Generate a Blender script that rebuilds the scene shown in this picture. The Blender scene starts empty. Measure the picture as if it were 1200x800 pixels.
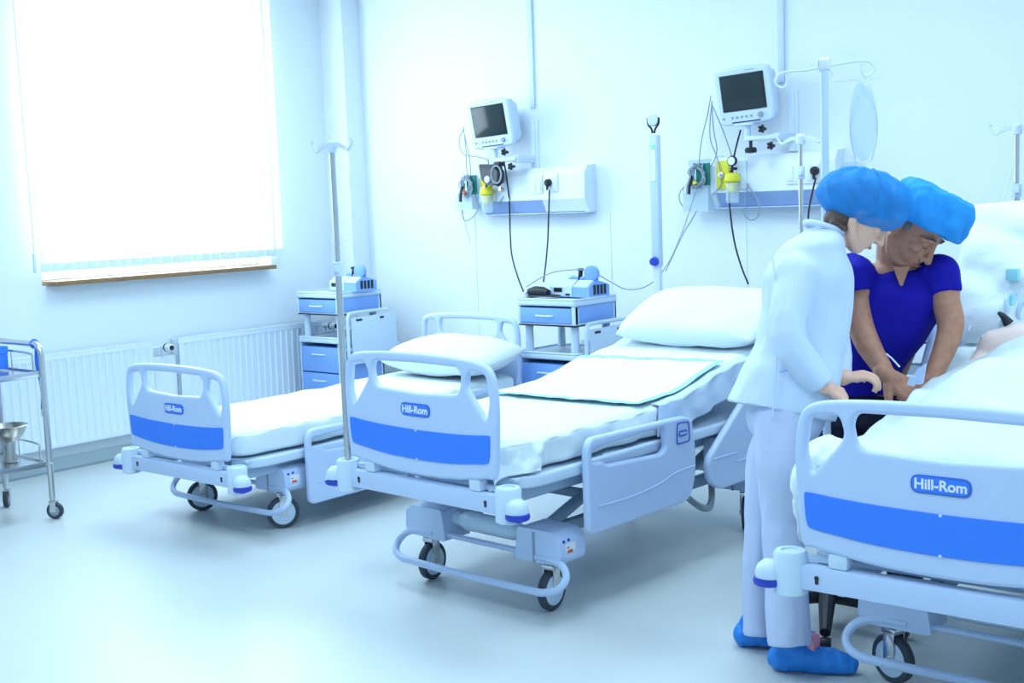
import bpy, bmesh, math, random
from mathutils import Vector, Matrix, noise
random.seed(7)
PI = math.pi
V = Vector
sc = bpy.context.scene
COL = sc.collection

# ------------------------------------------------------------------ camera
YAW, PITCH, ROLL, FPX, CAMH = .7007, .1123, .0363, 1422.6, 1.62
def _axes():
    cy, sy, cp, sp = math.cos(YAW), math.sin(YAW), math.cos(PITCH), math.sin(PITCH)
    F = V((-sy*cp, cy*cp, -sp)); Rt = V((cy, sy, 0)); D = F.cross(Rt)
    c, s = math.cos(ROLL), math.sin(ROLL)
    return c*Rt+s*D, -s*Rt+c*D, F
CR, CD, CF = _axes()
cam_d = bpy.data.cameras.new('camera'); cam = bpy.data.objects.new('camera', cam_d); COL.objects.link(cam)
cam_d.sensor_width = 36; cam_d.lens = FPX/1200*36; cam_d.clip_start = .05
cam.matrix_world = Matrix(((CR.x, -CD.x, -CF.x, 0), (CR.y, -CD.y, -CF.y, 0), (CR.z, -CD.z, -CF.z, CAMH), (0, 0, 0, 1)))
sc.camera = cam
# ------------------------------------------------------------------ light
sc.view_settings.view_transform = 'Standard'; sc.view_settings.look = 'None'
sc.view_settings.gamma = 1; sc.view_settings.use_curve_mapping = False
sc.view_settings.exposure = -.88
w = bpy.data.worlds.new('world'); sc.world = w; w.use_nodes = True
w.node_tree.nodes['Background'].inputs[0].default_value = (.62, .84, 1, 1)
w.node_tree.nodes['Background'].inputs[1].default_value = 1.0
LC = (.64, .86, 1.0)
def area(name, loc, rot, sx, sy, e, col=LC):
    d = bpy.data.lights.new(name, 'AREA'); d.shape = 'RECTANGLE'; d.size = sx; d.size_y = sy; d.energy = e; d.color = col
    o = bpy.data.objects.new(name, d); COL.objects.link(o); o.location = loc; o.rotation_euler = rot
    return o
for i, (lx, ly) in enumerate(((-5.2, 4.6), (-2.6, 4.6), (-5.2, 1.8), (-2.6, 1.8), (-.2, 4.2), (-.2, 1.2))):
    area('unseen_ceiling_lamp', (lx, ly, 3.36), (0, 0, 0), 1.2, 1.2, 75)  # out-of-view lamps, added to light the closed room
area('window_daylight', (-7.12, 4.95, 2.3), (0, -PI/2, 0), 1.8, 1.7, 70, (.74, .92, 1.0))

# pixel (1200 x 800) to a point of the place
def ray(u, v): return CR*((u-600)/FPX)+CD*((v-400)/FPX)+CF
def py(u, v, y):
    d = ray(u, v); return d*(y/d.y)+V((0, 0, CAMH))
def px(u, v, x):
    d = ray(u, v); return d*(x/d.x)+V((0, 0, CAMH))
def pw(u, v, w): return ray(u, v)*w+V((0, 0, CAMH))

# ------------------------------------------------------------------ materials
def mat(name, col, rough=.5, metal=0., spec=.5, bump=None, var=None, alpha=None, emit=None, trans=0., coat=0., sss=0.):
    m = bpy.data.materials.new(name); m.use_nodes = True
    nt = m.node_tree; b = nt.nodes['Principled BSDF']
    b.inputs['Base Color'].default_value = (*col, 1); b.inputs['Roughness'].default_value = rough
    b.inputs['Metallic'].default_value = metal; b.inputs['Specular IOR Level'].default_value = spec
    b.inputs['Transmission Weight'].default_value = trans; b.inputs['Coat Weight'].default_value = coat
    if sss: b.inputs['Subsurface Weight'].default_value = sss; b.inputs['Subsurface Radius'].default_value = (.02, .008, .004)
    if alpha is not None: b.inputs['Alpha'].default_value = alpha
    if emit: b.inputs['Emission Color'].default_value = (*emit[0], 1); b.inputs['Emission Strength'].default_value = emit[1]
    tc = nt.nodes.new('ShaderNodeTexCoord')
    if var:   # (scale, amount)
        n = nt.nodes.new('ShaderNodeTexNoise'); n.inputs['Scale'].default_value = var[0]; n.inputs['Detail'].default_value = 4
        mx = nt.nodes.new('ShaderNodeMix'); mx.data_type = 'RGBA'
        k = 1-var[1]
        mx.inputs[6].default_value = (col[0]*k, col[1]*k, col[2]*k, 1); mx.inputs[7].default_value = (*[min(1, c*(1+var[1]*.5)) for c in col], 1)
        nt.links.new(tc.outputs['Object'], n.inputs['Vector']); nt.links.new(n.outputs[0], mx.inputs[0]); nt.links.new(mx.outputs[2], b.inputs['Base Color'])
    if bump:  # (scale, strength, distance)
        n2 = nt.nodes.new('ShaderNodeTexNoise'); n2.inputs['Scale'].default_value = bump[0]; n2.inputs['Detail'].default_value = 3
        bp = nt.nodes.new('ShaderNodeBump'); bp.inputs['Strength'].default_value = bump[1]; bp.inputs['Distance'].default_value = bump[2]
        nt.links.new(tc.outputs['Object'], n2.inputs['Vector']); nt.links.new(n2.outputs[0], bp.inputs['Height']); nt.links.new(bp.outputs[0], b.inputs['Normal'])
    return m
M = {}
M['wall'] = mat('wall_paint', (.80, .87, .93), .65, bump=(180, .05, .001))
M['ceil'] = mat('ceiling_paint', (.85, .88, .9), .8)
M['trim'] = mat('trim_vinyl', (.52, .62, .66), .5)
M['duct'] = mat('duct_plastic', (.62, .72, .88), .45)
M['floor'] = mat('floor_vinyl', (.63, .675, .68), .36, spec=.5, var=(.9, .06), bump=(35, .04, .002))
M['bed'] = mat('bed_plastic', (.52, .65, .90), .38, bump=(400, .03, .0005))
M['bedw'] = mat('pale_plastic', (.60, .74, .90), .4)
M['bedm'] = mat('painted_steel', (.40, .53, .70), .4)
M['bedd'] = mat('dark_steel', (.24, .35, .47), .5)  # darker blue-grey steel for the bed base
M['blue'] = mat('blue_panel', (.035, .22, .93), .35)
M['logo'] = mat('logo_blue', (.04, .15, .62), .4)
M['deep'] = mat('deep_blue', (.02, .05, .50), .35)
M['drawer'] = mat('drawer_blue', (.22, .42, .88), .4)
M['sheet'] = mat('sheet_cotton', (.76, .86, .91), .85, spec=.2, bump=(38, .3, .008))
M['sheetb'] = mat('drawsheet_cotton', (.60, .74, .93), .85, spec=.2, bump=(40, .25, .006))
M['pad'] = mat('pad_paper', (.80, .90, .92), .8, spec=.2, bump=(30, .3, .006))
M['teal'] = mat('pad_edge_teal', (.36, .78, .86), .7)
M['steel'] = mat('brushed_steel', (.62, .63, .64), .22, metal=1.)
M['steeld'] = mat('dull_steel', (.50, .49, .45), .35, metal=1.)
M['black'] = mat('black_rubber', (.012, .013, .02), .5)
M['dark'] = mat('dark_cable', (.02, .03, .05), .5)
M['tyre'] = mat('tyre_rubber', (.045, .06, .085), .55)
M['grey'] = mat('grey_plastic', (.30, .36, .42), .45)
M['cable'] = mat('grey_cable', (.28, .34, .42), .5)
M['mon'] = mat('monitor_plastic', (.62, .74, .93), .4)
M['screen'] = mat('monitor_glass', (.02, .035, .04), .12)
M['wood'] = mat('wood_sill', (.30, .17, .075), .45, var=(14, .35))
M['rad'] = mat('radiator_enamel', (.76, .86, .96), .35)
M['blind'] = mat('blind_fabric', (.9, .93, .95), .8)
M['blindw'] = mat('blind_hem', (.74, .84, .92), .7)
M['yellow'] = mat('yellow_plastic', (.80, .74, .03), .45)
M['green'] = mat('green_card', (.01, .20, .16), .5)
M['orange'] = mat('orange_plug', (.75, .12, .04), .5)
M['olive'] = mat('olive_case', (.07, .07, .085), .55)
M['clear'] = mat('clear_plastic', (.75, .9, 1.), .12, alpha=.38)
M['clearc'] = mat('clear_tube', (.55, .75, .9), .2, alpha=.6)
M['white'] = mat('white_plastic', (.82, .88, .92), .4)
M['tunic'] = mat('tunic_cotton', (.63, .74, .92), .8, spec=.2, bump=(25, .25, .006))
M['trous'] = mat('trouser_cotton', (.56, .64, .86), .8, spec=.2, bump=(22, .25, .006))
M['scrub'] = mat('scrub_cotton', (.008, .006, .34), .75, spec=.2, bump=(22, .35, .008))
M['navy'] = mat('navy_trousers', (.006, .006, .03), .8)
M['cap'] = mat('cap_fabric', (.03, .33, .88), .75, spec=.2, bump=(70, .5, .006), var=(30, .25), alpha=.74)
M['capm'] = mat('surgical_cap', (.03, .33, .85), .75, spec=.2, bump=(30, .4, .008), var=(18, .15))
M['shoe'] = mat('shoe_cover', (.015, .24, .78), .5, bump=(45, .6, .008))
M['skinw'] = mat('fair_skin', (.92, .54, .39), .5, var=(25, .08), sss=.05)
M['skinm'] = mat('tan_skin', (.56, .26, .165), .5, var=(45, .38), sss=.05, bump=(120, .1, .002))
M['skinp'] = mat('pale_skin', (.85, .66, .60), .5)
M['hair'] = mat('dark_hair', (.10, .06, .045), .6, bump=(150, .5, .003))
M['hairg'] = mat('grey_hair', (.18, .17, .17), .7, bump=(200, .6, .003))
M['lip'] = mat('lip_skin', (.55, .20, .17), .5)
M['pink'] = mat('pink_strap', (.95, .35, .45), .6)
M['bag'] = mat('infusion_bag', (.62, .80, .96), .2, alpha=.38)

# blind slats let daylight through; panes glow themselves, standing in for the daylight outside
def blind_mat():
    m = bpy.data.materials.new('blind_slat_cloth'); m.use_nodes = True; nt = m.node_tree
    out = nt.nodes['Material Output']; nt.nodes.remove(nt.nodes['Principled BSDF'])
    t = nt.nodes.new('ShaderNodeBsdfTranslucent'); t.inputs[0].default_value = (.9, .95, 1, 1)
    d = nt.nodes.new('ShaderNodeBsdfDiffuse'); d.inputs[0].default_value = (.85, .9, .93, 1)
    mx = nt.nodes.new('ShaderNodeMixShader'); mx.inputs[0].default_value = .5
    nt.links.new(t.outputs[0], mx.inputs[1]); nt.links.new(d.outputs[0], mx.inputs[2]); nt.links.new(mx.outputs[0], out.inputs[0])
    return m
M['slat'] = blind_mat()
M['pane'] = mat('bright_pane', (.9, .95, 1), .1, emit=((.85, .95, 1), 14))

# ------------------------------------------------------------------ helpers
def link_mesh(name, me, m, parent=None, smooth=35):
    if m is not None and not me.materials: me.materials.append(m)
    for p in me.polygons: p.use_smooth = True
    if smooth < 180: me.set_sharp_from_angle(angle=math.radians(smooth))
    o = bpy.data.objects.new(name, me); COL.objects.link(o)
    if parent is not None: o.parent = parent
    return o
class MB:
    def __init__(s, org=(0, 0, 0)): s.bm = bmesh.new(); s.org = V(org)
    def box(s, a, b, bev=0., seg=2, mtx=None):
        a = V(a); b = V(b); c = (a+b)/2; d = b-a
        r = bmesh.ops.create_cube(s.bm, size=1)
        bmesh.ops.scale(s.bm, vec=(abs(d.x), abs(d.y), abs(d.z)), verts=r['verts'])
        if bev > 0:
            es = list({e for v in r['verts'] for e in v.link_edges})
            rr = bmesh.ops.bevel(s.bm, geom=es, offset=bev, segments=seg, profile=.6, affect='EDGES')
            vs = [v for v in rr['verts']]; vs = list({v for f in rr['faces'] for v in f.verts} | {v for v in r['verts'] if v.is_valid})
        else: vs = r['verts']
        bmesh.ops.translate(s.bm, vec=c, verts=vs)
        if mtx is not None: bmesh.ops.transform(s.bm, matrix=mtx, verts=vs)
        return s
    def tube(s, pts, r, closed=False, seg=10, smooth=0):
        pts = [V(p) for p in pts]
        if smooth:
            if isinstance(r, (list, tuple)): r = [r[i]+(r[i+1]-r[i])*k/smooth for i in range(len(r)-1) for k in range(smooth)]+[r[-1]]
            pts = crom(pts, smooth, closed)
        n = len(pts); rs = r if isinstance(r, (list, tuple)) else [r]*n
        rings = []; nrm = None
        for i, p in enumerate(pts):
            if closed: t = pts[(i+1) % n]-pts[i-1]
            else: t = pts[min(i+1, n-1)]-pts[max(i-1, 0)]
            t.normalize()
            if nrm is None:
                nrm = t.orthogonal().normalized()
            nrm = (nrm-t*nrm.dot(t)).normalized(); bi = t.cross(nrm)
            rings.append([s.bm.verts.new(p+(nrm*math.cos(2*PI*k/seg)+bi*math.sin(2*PI*k/seg))*rs[i]) for k in range(seg)])
        for i in range(n if closed else n-1):
            A, B = rings[i], rings[(i+1) % n]
            off = 0
            if closed and i == n-1:
                off = min(range(seg), key=lambda q: (A[0].co-B[q].co).length)
            for k in range(seg): s.bm.faces.new((A[k], A[(k+1) % seg], B[(k+1+off) % seg], B[(k+off) % seg]))
        if not closed: s.bm.faces.new(rings[0][::-1]); s.bm.faces.new(rings[-1])
        return s
    def cyl(s, a, b, r, r2=None, seg=20): return s.tube([a, b], [r, r if r2 is None else r2], seg=seg)
    def lathe(s, prof, org, ax=(0, 0, 1), seg=24):
        ax = V(ax).normalized(); u = ax.orthogonal().normalized(); w_ = ax.cross(u); org = V(org); rings = []
        for (r, h) in prof:
            rings.append([s.bm.verts.new(org+ax*h+(u*math.cos(2*PI*k/seg)+w_*math.sin(2*PI*k/seg))*max(r, 1e-4)) for k in range(seg)])
        for A, B in zip(rings, rings[1:]):
            for k in range(seg): s.bm.faces.new((A[k], A[(k+1) % seg], B[(k+1) % seg], B[k]))
        s.bm.faces.new(rings[0][::-1]); s.bm.faces.new(rings[-1])
        return s
    def sph(s, c, r, seg=16, sc3=(1, 1, 1), mtx=None):
        q = bmesh.ops.create_uvsphere(s.bm, u_segments=seg, v_segments=seg*2//3, radius=1)
        R3 = r if isinstance(r, (tuple, list)) else (r, r, r)
        bmesh.ops.scale(s.bm, vec=(R3[0]*sc3[0], R3[1]*sc3[1], R3[2]*sc3[2]), verts=q['verts'])
        if mtx is not None: bmesh.ops.transform(s.bm, matrix=mtx, verts=q['verts'])
        bmesh.ops.translate(s.bm, vec=V(c), verts=q['verts'])
        return s
    def prism(s, poly, a, b, axis='y'):
        # poly: 2D points; extruded from a to b along axis
        def P(p, t): return {'y': V((p[0], t, p[1])), 'x': V((t, p[0], p[1])), 'z': V((p[0], p[1], t))}[axis]
        A = [s.bm.verts.new(P(p, a)) for p in poly]; B = [s.bm.verts.new(P(p, b)) for p in poly]; n = len(poly)
        s.bm.faces.new(A); s.bm.faces.new(B[::-1])
        for k in range(n): s.bm.faces.new((A[k], B[k], B[(k+1) % n], A[(k+1) % n]))
        return s
    def add(s, me, mtx=None):
        k = len(s.bm.verts); s.bm.from_mesh(me); s.bm.verts.ensure_lookup_table()
        if mtx is not None: bmesh.ops.transform(s.bm, matrix=mtx, verts=s.bm.verts[k:])
        return s
    def mesh(s, name):
        if s.org.length: bmesh.ops.translate(s.bm, vec=-s.org, verts=s.bm.verts)
        bmesh.ops.recalc_face_normals(s.bm, faces=s.bm.faces)
        me = bpy.data.meshes.new(name); s.bm.to_mesh(me); s.bm.free(); return me
    def build(s, name, m, parent=None, smooth=35): return link_mesh(name, s.mesh(name), M[m] if isinstance(m, str) else m, parent, smooth)
def crom(pts, k=6, closed=False):
    out = []; n = len(pts)
    for i in range(n if closed else n-1):
        g = (lambda j: pts[j % n]) if closed else (lambda j: pts[max(0, min(n-1, j))])
        a, b, c, d = g(i-1), g(i), g(i+1), g(i+2)
        for q in range(k):
            t = q/k
            out.append(.5*((2*b)+(c-a)*t+(2*a-5*b+4*c-d)*t*t+(3*b-a-3*c+d)*t**3))
    if not closed: out.append(pts[-1])
    return out
def tag(o, label=None, cat=None, group=None, kind=None):
    if label: o['label'] = label
    if cat: o['category'] = cat
    if group: o['group'] = group
    if kind: o['kind'] = kind
    return o
def empty(name, loc=(0, 0, 0), rz=0., label=None, cat=None, group=None):
    o = bpy.data.objects.new(name, None); o.empty_display_size = .1; COL.objects.link(o)
    o.location = loc; o.rotation_euler = (0, 0, rz)
    return tag(o, label, cat, group)
def struct(o): o['kind'] = 'structure'; return o
def rpoly(pts, r=.02, n=5):
    """polygon with rounded corners; r number or list"""
    out = []; N = len(pts)
    for i in range(N):
        p = V(pts[i][:2]); a = V(pts[i-1][:2]); b = V(pts[(i+1) % N][:2])
        rr = r[i] if isinstance(r, (list, tuple)) else r
        if rr <= 0: out.append(p); continue
        da = (a-p); db = (b-p); rr = min(rr, da.length*.48, db.length*.48)
        A = p+da.normalized()*rr; B = p+db.normalized()*rr
        for k in range(n+1):
            t = k/n; out.append(A*(1-t)**2+p*2*t*(1-t)+B*t*t)
    return out
def smooth2(pts, k=5): return [V((p.x, p.y)) for p in crom([V((a, b, 0)) for a, b in pts], k, True)]
def plate_mesh(outer, holes=(), depth=.03, bev=.01, res=3):
    """flat plate with holes and rounded edges, in XY, thickness along Z"""
    cu = bpy.data.curves.new('plate', 'CURVE'); cu.dimensions = '2D'; cu.fill_mode = 'BOTH'
    cu.extrude = max(depth/2-bev, 0); cu.bevel_depth = bev; cu.bevel_resolution = res; cu.offset = -bev
    for loop in [outer]+list(holes):
        sp = cu.splines.new('POLY'); sp.points.add(len(loop)-1); sp.use_cyclic_u = True
        for q, p in zip(sp.points, loop): q.co = (p[0], p[1], 0, 1)
    o = bpy.data.objects.new('plate', cu); COL.objects.link(o)
    dg = bpy.context.evaluated_depsgraph_get(); me = bpy.data.meshes.new_from_object(o.evaluated_get(dg))
    bpy.data.objects.remove(o); bpy.data.curves.remove(cu)
    me.materials.clear()
    return me
XZ = Matrix(((1, 0, 0, 0), (0, 0, -1, 0), (0, 1, 0, 0), (0, 0, 0, 1)))      # plate XY -> XZ, faces -Y
YZ = Matrix(((0, 0, 1, 0), (1, 0, 0, 0), (0, 1, 0, 0), (0, 0, 0, 1)))       # plate XY -> YZ, faces +X
def plate(name, outer, holes, depth, bev, mtx, m, parent):
    me = plate_mesh(outer, holes, depth, bev); me.transform(mtx)
    return link_mesh(name, me, M[m], parent, 50)
def text_mesh(txt, size, depth=.001, bold=.0):
    cu = bpy.data.curves.new('t', 'FONT'); cu.body = txt; cu.size = size; cu.extrude = depth; cu.offset = bold; cu.align_x = 'CENTER'; cu.align_y = 'CENTER'
    o = bpy.data.objects.new('t', cu); COL.objects.link(o)
    dg = bpy.context.evaluated_depsgraph_get(); me = bpy.data.meshes.new_from_object(o.evaluated_get(dg))
    bpy.data.objects.remove(o); me.materials.clear()
    return me
def text(name, txt, size, mtx, m, parent, depth=.001, bold=0.):
    me = text_mesh(txt, size, depth, bold); me.transform(mtx); return link_mesh(name, me, M[m], parent, 30)
def copy_tree(o, parent=None):
    c = o.copy(); COL.objects.link(c); c.parent = parent
    for ch in list(o.children): copy_tree(ch, c)
    return c
def grid_mesh(nu, nv, fn, closed_u=False, flip=False):
    vs = [fn(i/(nu if closed_u else nu-1), j/(nv-1)) for j in range(nv) for i in range(nu)]
    fs = []
    for j in range(nv-1):
        for i in range(nu if closed_u else nu-1):
            a = j*nu+i; b = j*nu+(i+1) % nu
            fs.append((a, b, b+nu, a+nu) if not flip else (a, a+nu, b+nu, b))
    me = bpy.data.meshes.new('grid'); me.from_pydata([tuple(v) for v in vs], [], fs); return me

# ------------------------------------------------------------------ the room
XL, YB, XR, YF, ZC = -7.33, 6.68, 2.2, -2.2, 3.42
struct(MB().box((XL-.3, YF-.2, -.1), (XR+.2, YB+.2, 0)).build('floor', 'floor'))
struct(MB().box((XL-.3, YF-.2, ZC), (XR+.2, YB+.2, ZC+.1)).build('ceiling', 'ceil'))
struct(MB().box((XL-.3, YB, 0), (XR+.2, YB+.2, ZC)).build('wall_back', 'wall'))
struct(MB().box((XR, YF, 0), (XR+.2, YB, ZC)).build('wall_right', 'wall'))
struct(MB().box((XL-.3, YF-.2, 0), (XR, YF, ZC)).build('wall_front', 'wall'))
WY0, WY1, WZ0, WZ1 = 4.03, 5.89, 1.235, 3.25
b = MB()
b.box((XL-.3, YF, 0), (XL, WY0, ZC)).box((XL-.3, WY1, 0), (XL, YB, ZC)).box((XL-.3, WY0, 0), (XL, WY1, WZ0-.03)).box((XL-.3, WY0, WZ1), (XL, WY1, ZC))
struct(b.build('wall_left', 'wall'))
struct(MB().box((XL, 6.5, 0), (-7.075, YB, ZC)).build('wall_corner', 'wall'))
struct(MB().box((XL, YF, 0), (XL+.012, 6.5, .085)).build('baseboard_left', 'trim'))
struct(MB().box((-7.075, YB-.012, 0), (XR, YB, .085)).build('baseboard_back', 'trim'))
struct(MB().box((XL, YF, 0), (XL+.05, 6.5, .006)).build('trim_1', M['grey']))
# window
wn = struct(empty('window_1', (XL-.2, (WY0+WY1)/2, WZ0)))
def wloc(x, y, z): return (x-(XL-.2), y-(WY0+WY1)/2, z-WZ0)
for (a, c) in (((XL-.24, WY0, WZ0), (XL-.16, WY0+.07, WZ1)), ((XL-.24, WY1-.07, WZ0), (XL-.16, WY1, WZ1)), ((XL-.24, WY0+.07, WZ0), (XL-.16, WY1-.07, WZ0+.07)), ((XL-.24, WY0+.07, WZ1-.07), (XL-.16, WY1-.07, WZ1)), ((XL-.24, 4.93, WZ0+.07), (XL-.16, 4.99, WZ1-.07))):
    MB().box(wloc(*a), wloc(*c), .006).build('window_frame', 'white', wn)
for (ya, yb) in ((WY0+.07, 4.93), (4.99, WY1-.07)):
    MB().box(wloc(XL-.205, ya, WZ0+.07), wloc(XL-.195, yb, WZ1-.07)).build('window_pane', 'pane', wn)
MB().box(wloc(XL-.2, 4.06, WZ0-.03), wloc(XL+.115, 5.85, WZ0), .004).build('window_sill', 'wood', wn)
# vertical blind
bl = empty('vertical_blind', (XL+.09, 4.96, 1.30), 0, 'white vertical blind glowing with daylight over the window', 'blind')
MB().box((-.02, -.99, 1.96), (.02, .99, 2.0), .004).build('head_rail', 'white', bl)
me = None
NS = 24
for k in range(NS):
    y0 = -.98+k*(1.96/NS)
    if me is None:
        mb = MB(); mb.box((-.001, -.046, .052), (.001, .046, 1.96)); me = mb.mesh('slat'); me.materials.append(M['slat'])
        mb = MB(); mb.box((-.0015, -.046, 0), (.0015, .046, .052)); mw = mb.mesh('hem'); mw.materials.append(M['blindw'])
    o = bpy.data.objects.new('slat', me); COL.objects.link(o); o.parent = bl; o.location = (0, y0+.041, 0); o.rotation_euler = (0, 0, math.radians(7))
    h = bpy.data.objects.new('slat_weight', mw); COL.objects.link(h); h.parent = o
MB().tube([(.0, -.96+.08*k, .004+.006*(k % 2)) for k in range(25)], .0015, seg=5).build('bottom_chain', 'white', bl)
MB().tube([(0.01, -.42, 0), (.01, -.36, -.028), (.01, -.3, -.03), (.01, -.24, 0)], .003, seg=6, smooth=5).build('loop_cord', 'white', bl)
MB().cyl((0.01, -1.02, .06), (0.01, -1.03, 1.95), .004, seg=6).build('control_cord', 'white', bl)
MB().box((0, -1.033, .0), (.02, -1.012, .12), .004).build('cord_weight', 'blindw', bl)

# radiators
def radiator(y0, y1, z0, z1, label):
    r = empty('radiator', (XL+.02, (y0+y1)/2, z0), 0, label, 'radiator', 'panel radiators under the window')
    L = y1-y0; H = z1-z0; h = L/2
    n = int(L/.0555); prof = []
    pitch = (L-.06)/n
    for k in range(n):
        ya = -h+.03+k*pitch
        prof += [(ya, .088), (ya+pitch*.22, .088), (ya+pitch*.34, .080), (ya+pitch*.88, .080), (ya+pitch*.995, .088)]
    prof = [(-h, .088)]+prof+[(h, .088)]
    nn = len(prof); vs = []; fs = []
    for z, dx in ((.03, None), (.05, 0), (H-.06, 0), (H-.04, None)):
        for (yy, xx) in prof: vs.append((.088 if dx is None else xx, yy, z))
    for j in range(3):
        for i in range(nn-1): a = j*nn+i; fs.append((a, a+1, a+1+nn, a+nn))
    me = bpy.data.meshes.new('panel'); me.from_pydata(vs, [], fs)
    o = link_mesh('front_panel', me, M['rad'], r, 25)
    MB().box((.0, -h, 0), (.070, h, H-.012)).box((.0701, -h, 0), (.089, h, .03), .003).box((.0701, -h, H-.04), (.089, h, H-.012), .003).build('casing', 'rad', r)
    g = MB()
    for k in range(int(L/.03)): g.box((.008, -h+.012+k*.03, H-.012), (.068, -h+.02+k*.03, H-.004))
    g.box((0, -h, H-.012), (.008, h, H)).box((.068, -h, H-.012), (.089, h, H), .003)
    tag(g.build('top_grille', 'rad', r), kind='stuff')
    return r
r1 = radiator(2.3, 4.74, .17, .775, 'left white panel radiator, behind the steel trolley')
r2 = radiator(4.95, 6.27, .17, .775, 'right white panel radiator, between the footboard and the bedside cabinet')
def rvalve(r, y, side):
    z = .725-.17
    v = MB(); v.cyl((.045, y-side*.08, z), (.045, y, z), .012).cyl((.045, y, z), (.1, y, z), .013)
    v.cyl((.045, y, z), (.045, y, -.165), .009); v.build('pipe', 'rad', r)
    k = MB().lathe([(.018, 0), (.026, .005), (.027, .05), (.02, .062), (.001, .064)], (.1, y, z), (1, 0, 0)).build('thermostat_valve', 'white', r)
    MB().lathe([(.028, .0), (.0285, .006), (.028, .012)], (.1, y, z), (1, 0, 0)).lathe([(.017, .062), (.017, .066), (.001, .067)], (.1, y, z), (1, 0, 0)).build('valve_ring', 'black', k)
rvalve(r1, 1.32, 1); rvalve(r2, .735, 1)
MB().box((.01, 1.24, .0), (.06, 1.42, .49), .004).build('pipe_cover', 'rad', r1)
# cable ducts on the back wall
for nm, x, z0 in (('trim_2', -5.36, 2.3), ('trim_3', -3.46, 2.3)):
    struct(MB().box((x-.02, YB-.018, z0-.02), (x+.02, YB, ZC), .003).build(nm, 'duct'))
for nm, x in (('trim_4', -4.74), ('trim_5', -3.72), ('trim_6', -5.95)):
    struct(MB().box((x-.006, YB-.004, .085), (x+.006, YB, 1.55)).build(nm, 'wall'))
struct(MB().box((-3.3, YB-.003, 2.255), (-2.85, YB, 2.263)).build('trim_7', 'wall'))

# ------------------------------------------------------------------ beds
FB_OUT = smooth2([(-.405, .62), (-.418, .74), (-.424, .86), (-.418, .96), (-.395, 1.02), (-.34, 1.045), (-.24, 1.055), (-.1, 1.06), (.1, 1.06), (.24, 1.055), (.34, 1.045), (.395, 1.02), (.418, .96), (.424, .86), (.418, .74), (.405, .62), (.36, .605), (.24, .588), (.1, .577), (-.1, .577), (-.24, .588), (-.36, .605)], 4)
H_C = rpoly([(-.235, 1.018), (0, 1.022), (.235, 1.018), (.25, .985), (.235, .915), (0, .905), (-.235, .915), (-.25, .985)], .035)
H_L = rpoly([(-.375, 1.0), (-.29, 1.01), (-.272, .95), (-.30, .91), (-.372, .825), (-.39, .90)], .022)
H_R = [V((-p.x, p.y)) for p in H_L][::-1]
BLUE = smooth2([(-.385, .775), (-.30, .768), (-.18, .762), (0, .759), (.18, .762), (.30, .768), (.385, .775), (.397, .765), (.395, .72), (.39, .685), (.375, .668), (.30, .658), (.18, .646), (0, .641), (-.18, .646), (-.30, .658), (-.375, .668), (-.39, .685), (-.395, .72), (-.397, .765)], 4)
def wheel(parent, x, y, rz, small=False):
    c = empty('caster', (x, y, 0), rz); c.parent = parent
    r = .083
    MB().lathe([(.066, -.016), (.078, -.016), (r, -.010), (r, .010), (.078, .016), (.066, .016)], (0, 0, r), (1, 0, 0), 28).build('tyre', 'tyre', c)
    MB().lathe([(.001, -.022), (.03, -.022), (.036, -.0185), (.060, -.0185), (.064, -.014), (.064, .014), (.060, .0185), (.036, .0185), (.03, .022), (.001, .022)], (0, 0, r), (1, 0, 0), 28).build('wheel_disc', 'bedw', c)
    MB().box((-.027, -.02, .075), (-.021, .025, .185), .003).box((.021, -.02, .075), (.027, .025, .185), .003).box((-.027, -.03, .17), (.027, .03, .19), .004).cyl((-.03, 0, r), (.03, 0, r), .01).cyl((0, 0, .18), (0, 0, .225), .016).build('fork', 'steel', c)
    return c
def rail_shape(kind):
    if kind == 'foot':
        out = rpoly([(.43, .33), (.455, .31), (1.13, .31), (1.18, .40), (1.185, .54), (1.16, .67), (1.10, .69), (.46, .70), (.43, .66)], [.03, .03, .05, .05, .05, .06, .05, .05, .05])
        hole = rpoly([(.465, .655), (.955, .665), (.965, .575), (.93, .555), (.56, .575), (.53, .595), (.465, .60)], [.015, .02, .02, .02, .02, .01, .01])
    else:
        out = rpoly([(1.27, .46), (1.29, .36), (1.37, .31), (1.86, .31), (1.92, .38), (1.94, .60), (1.88, .72), (1.66, .73), (1.60, .70)], [.06, .05, .06, .05, .05, .06, .06, .04, .05])
        hole = rpoly([(1.63, .67), (1.88, .685), (1.89, .62), (1.64, .58)], .02)
    return out, hole
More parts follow.
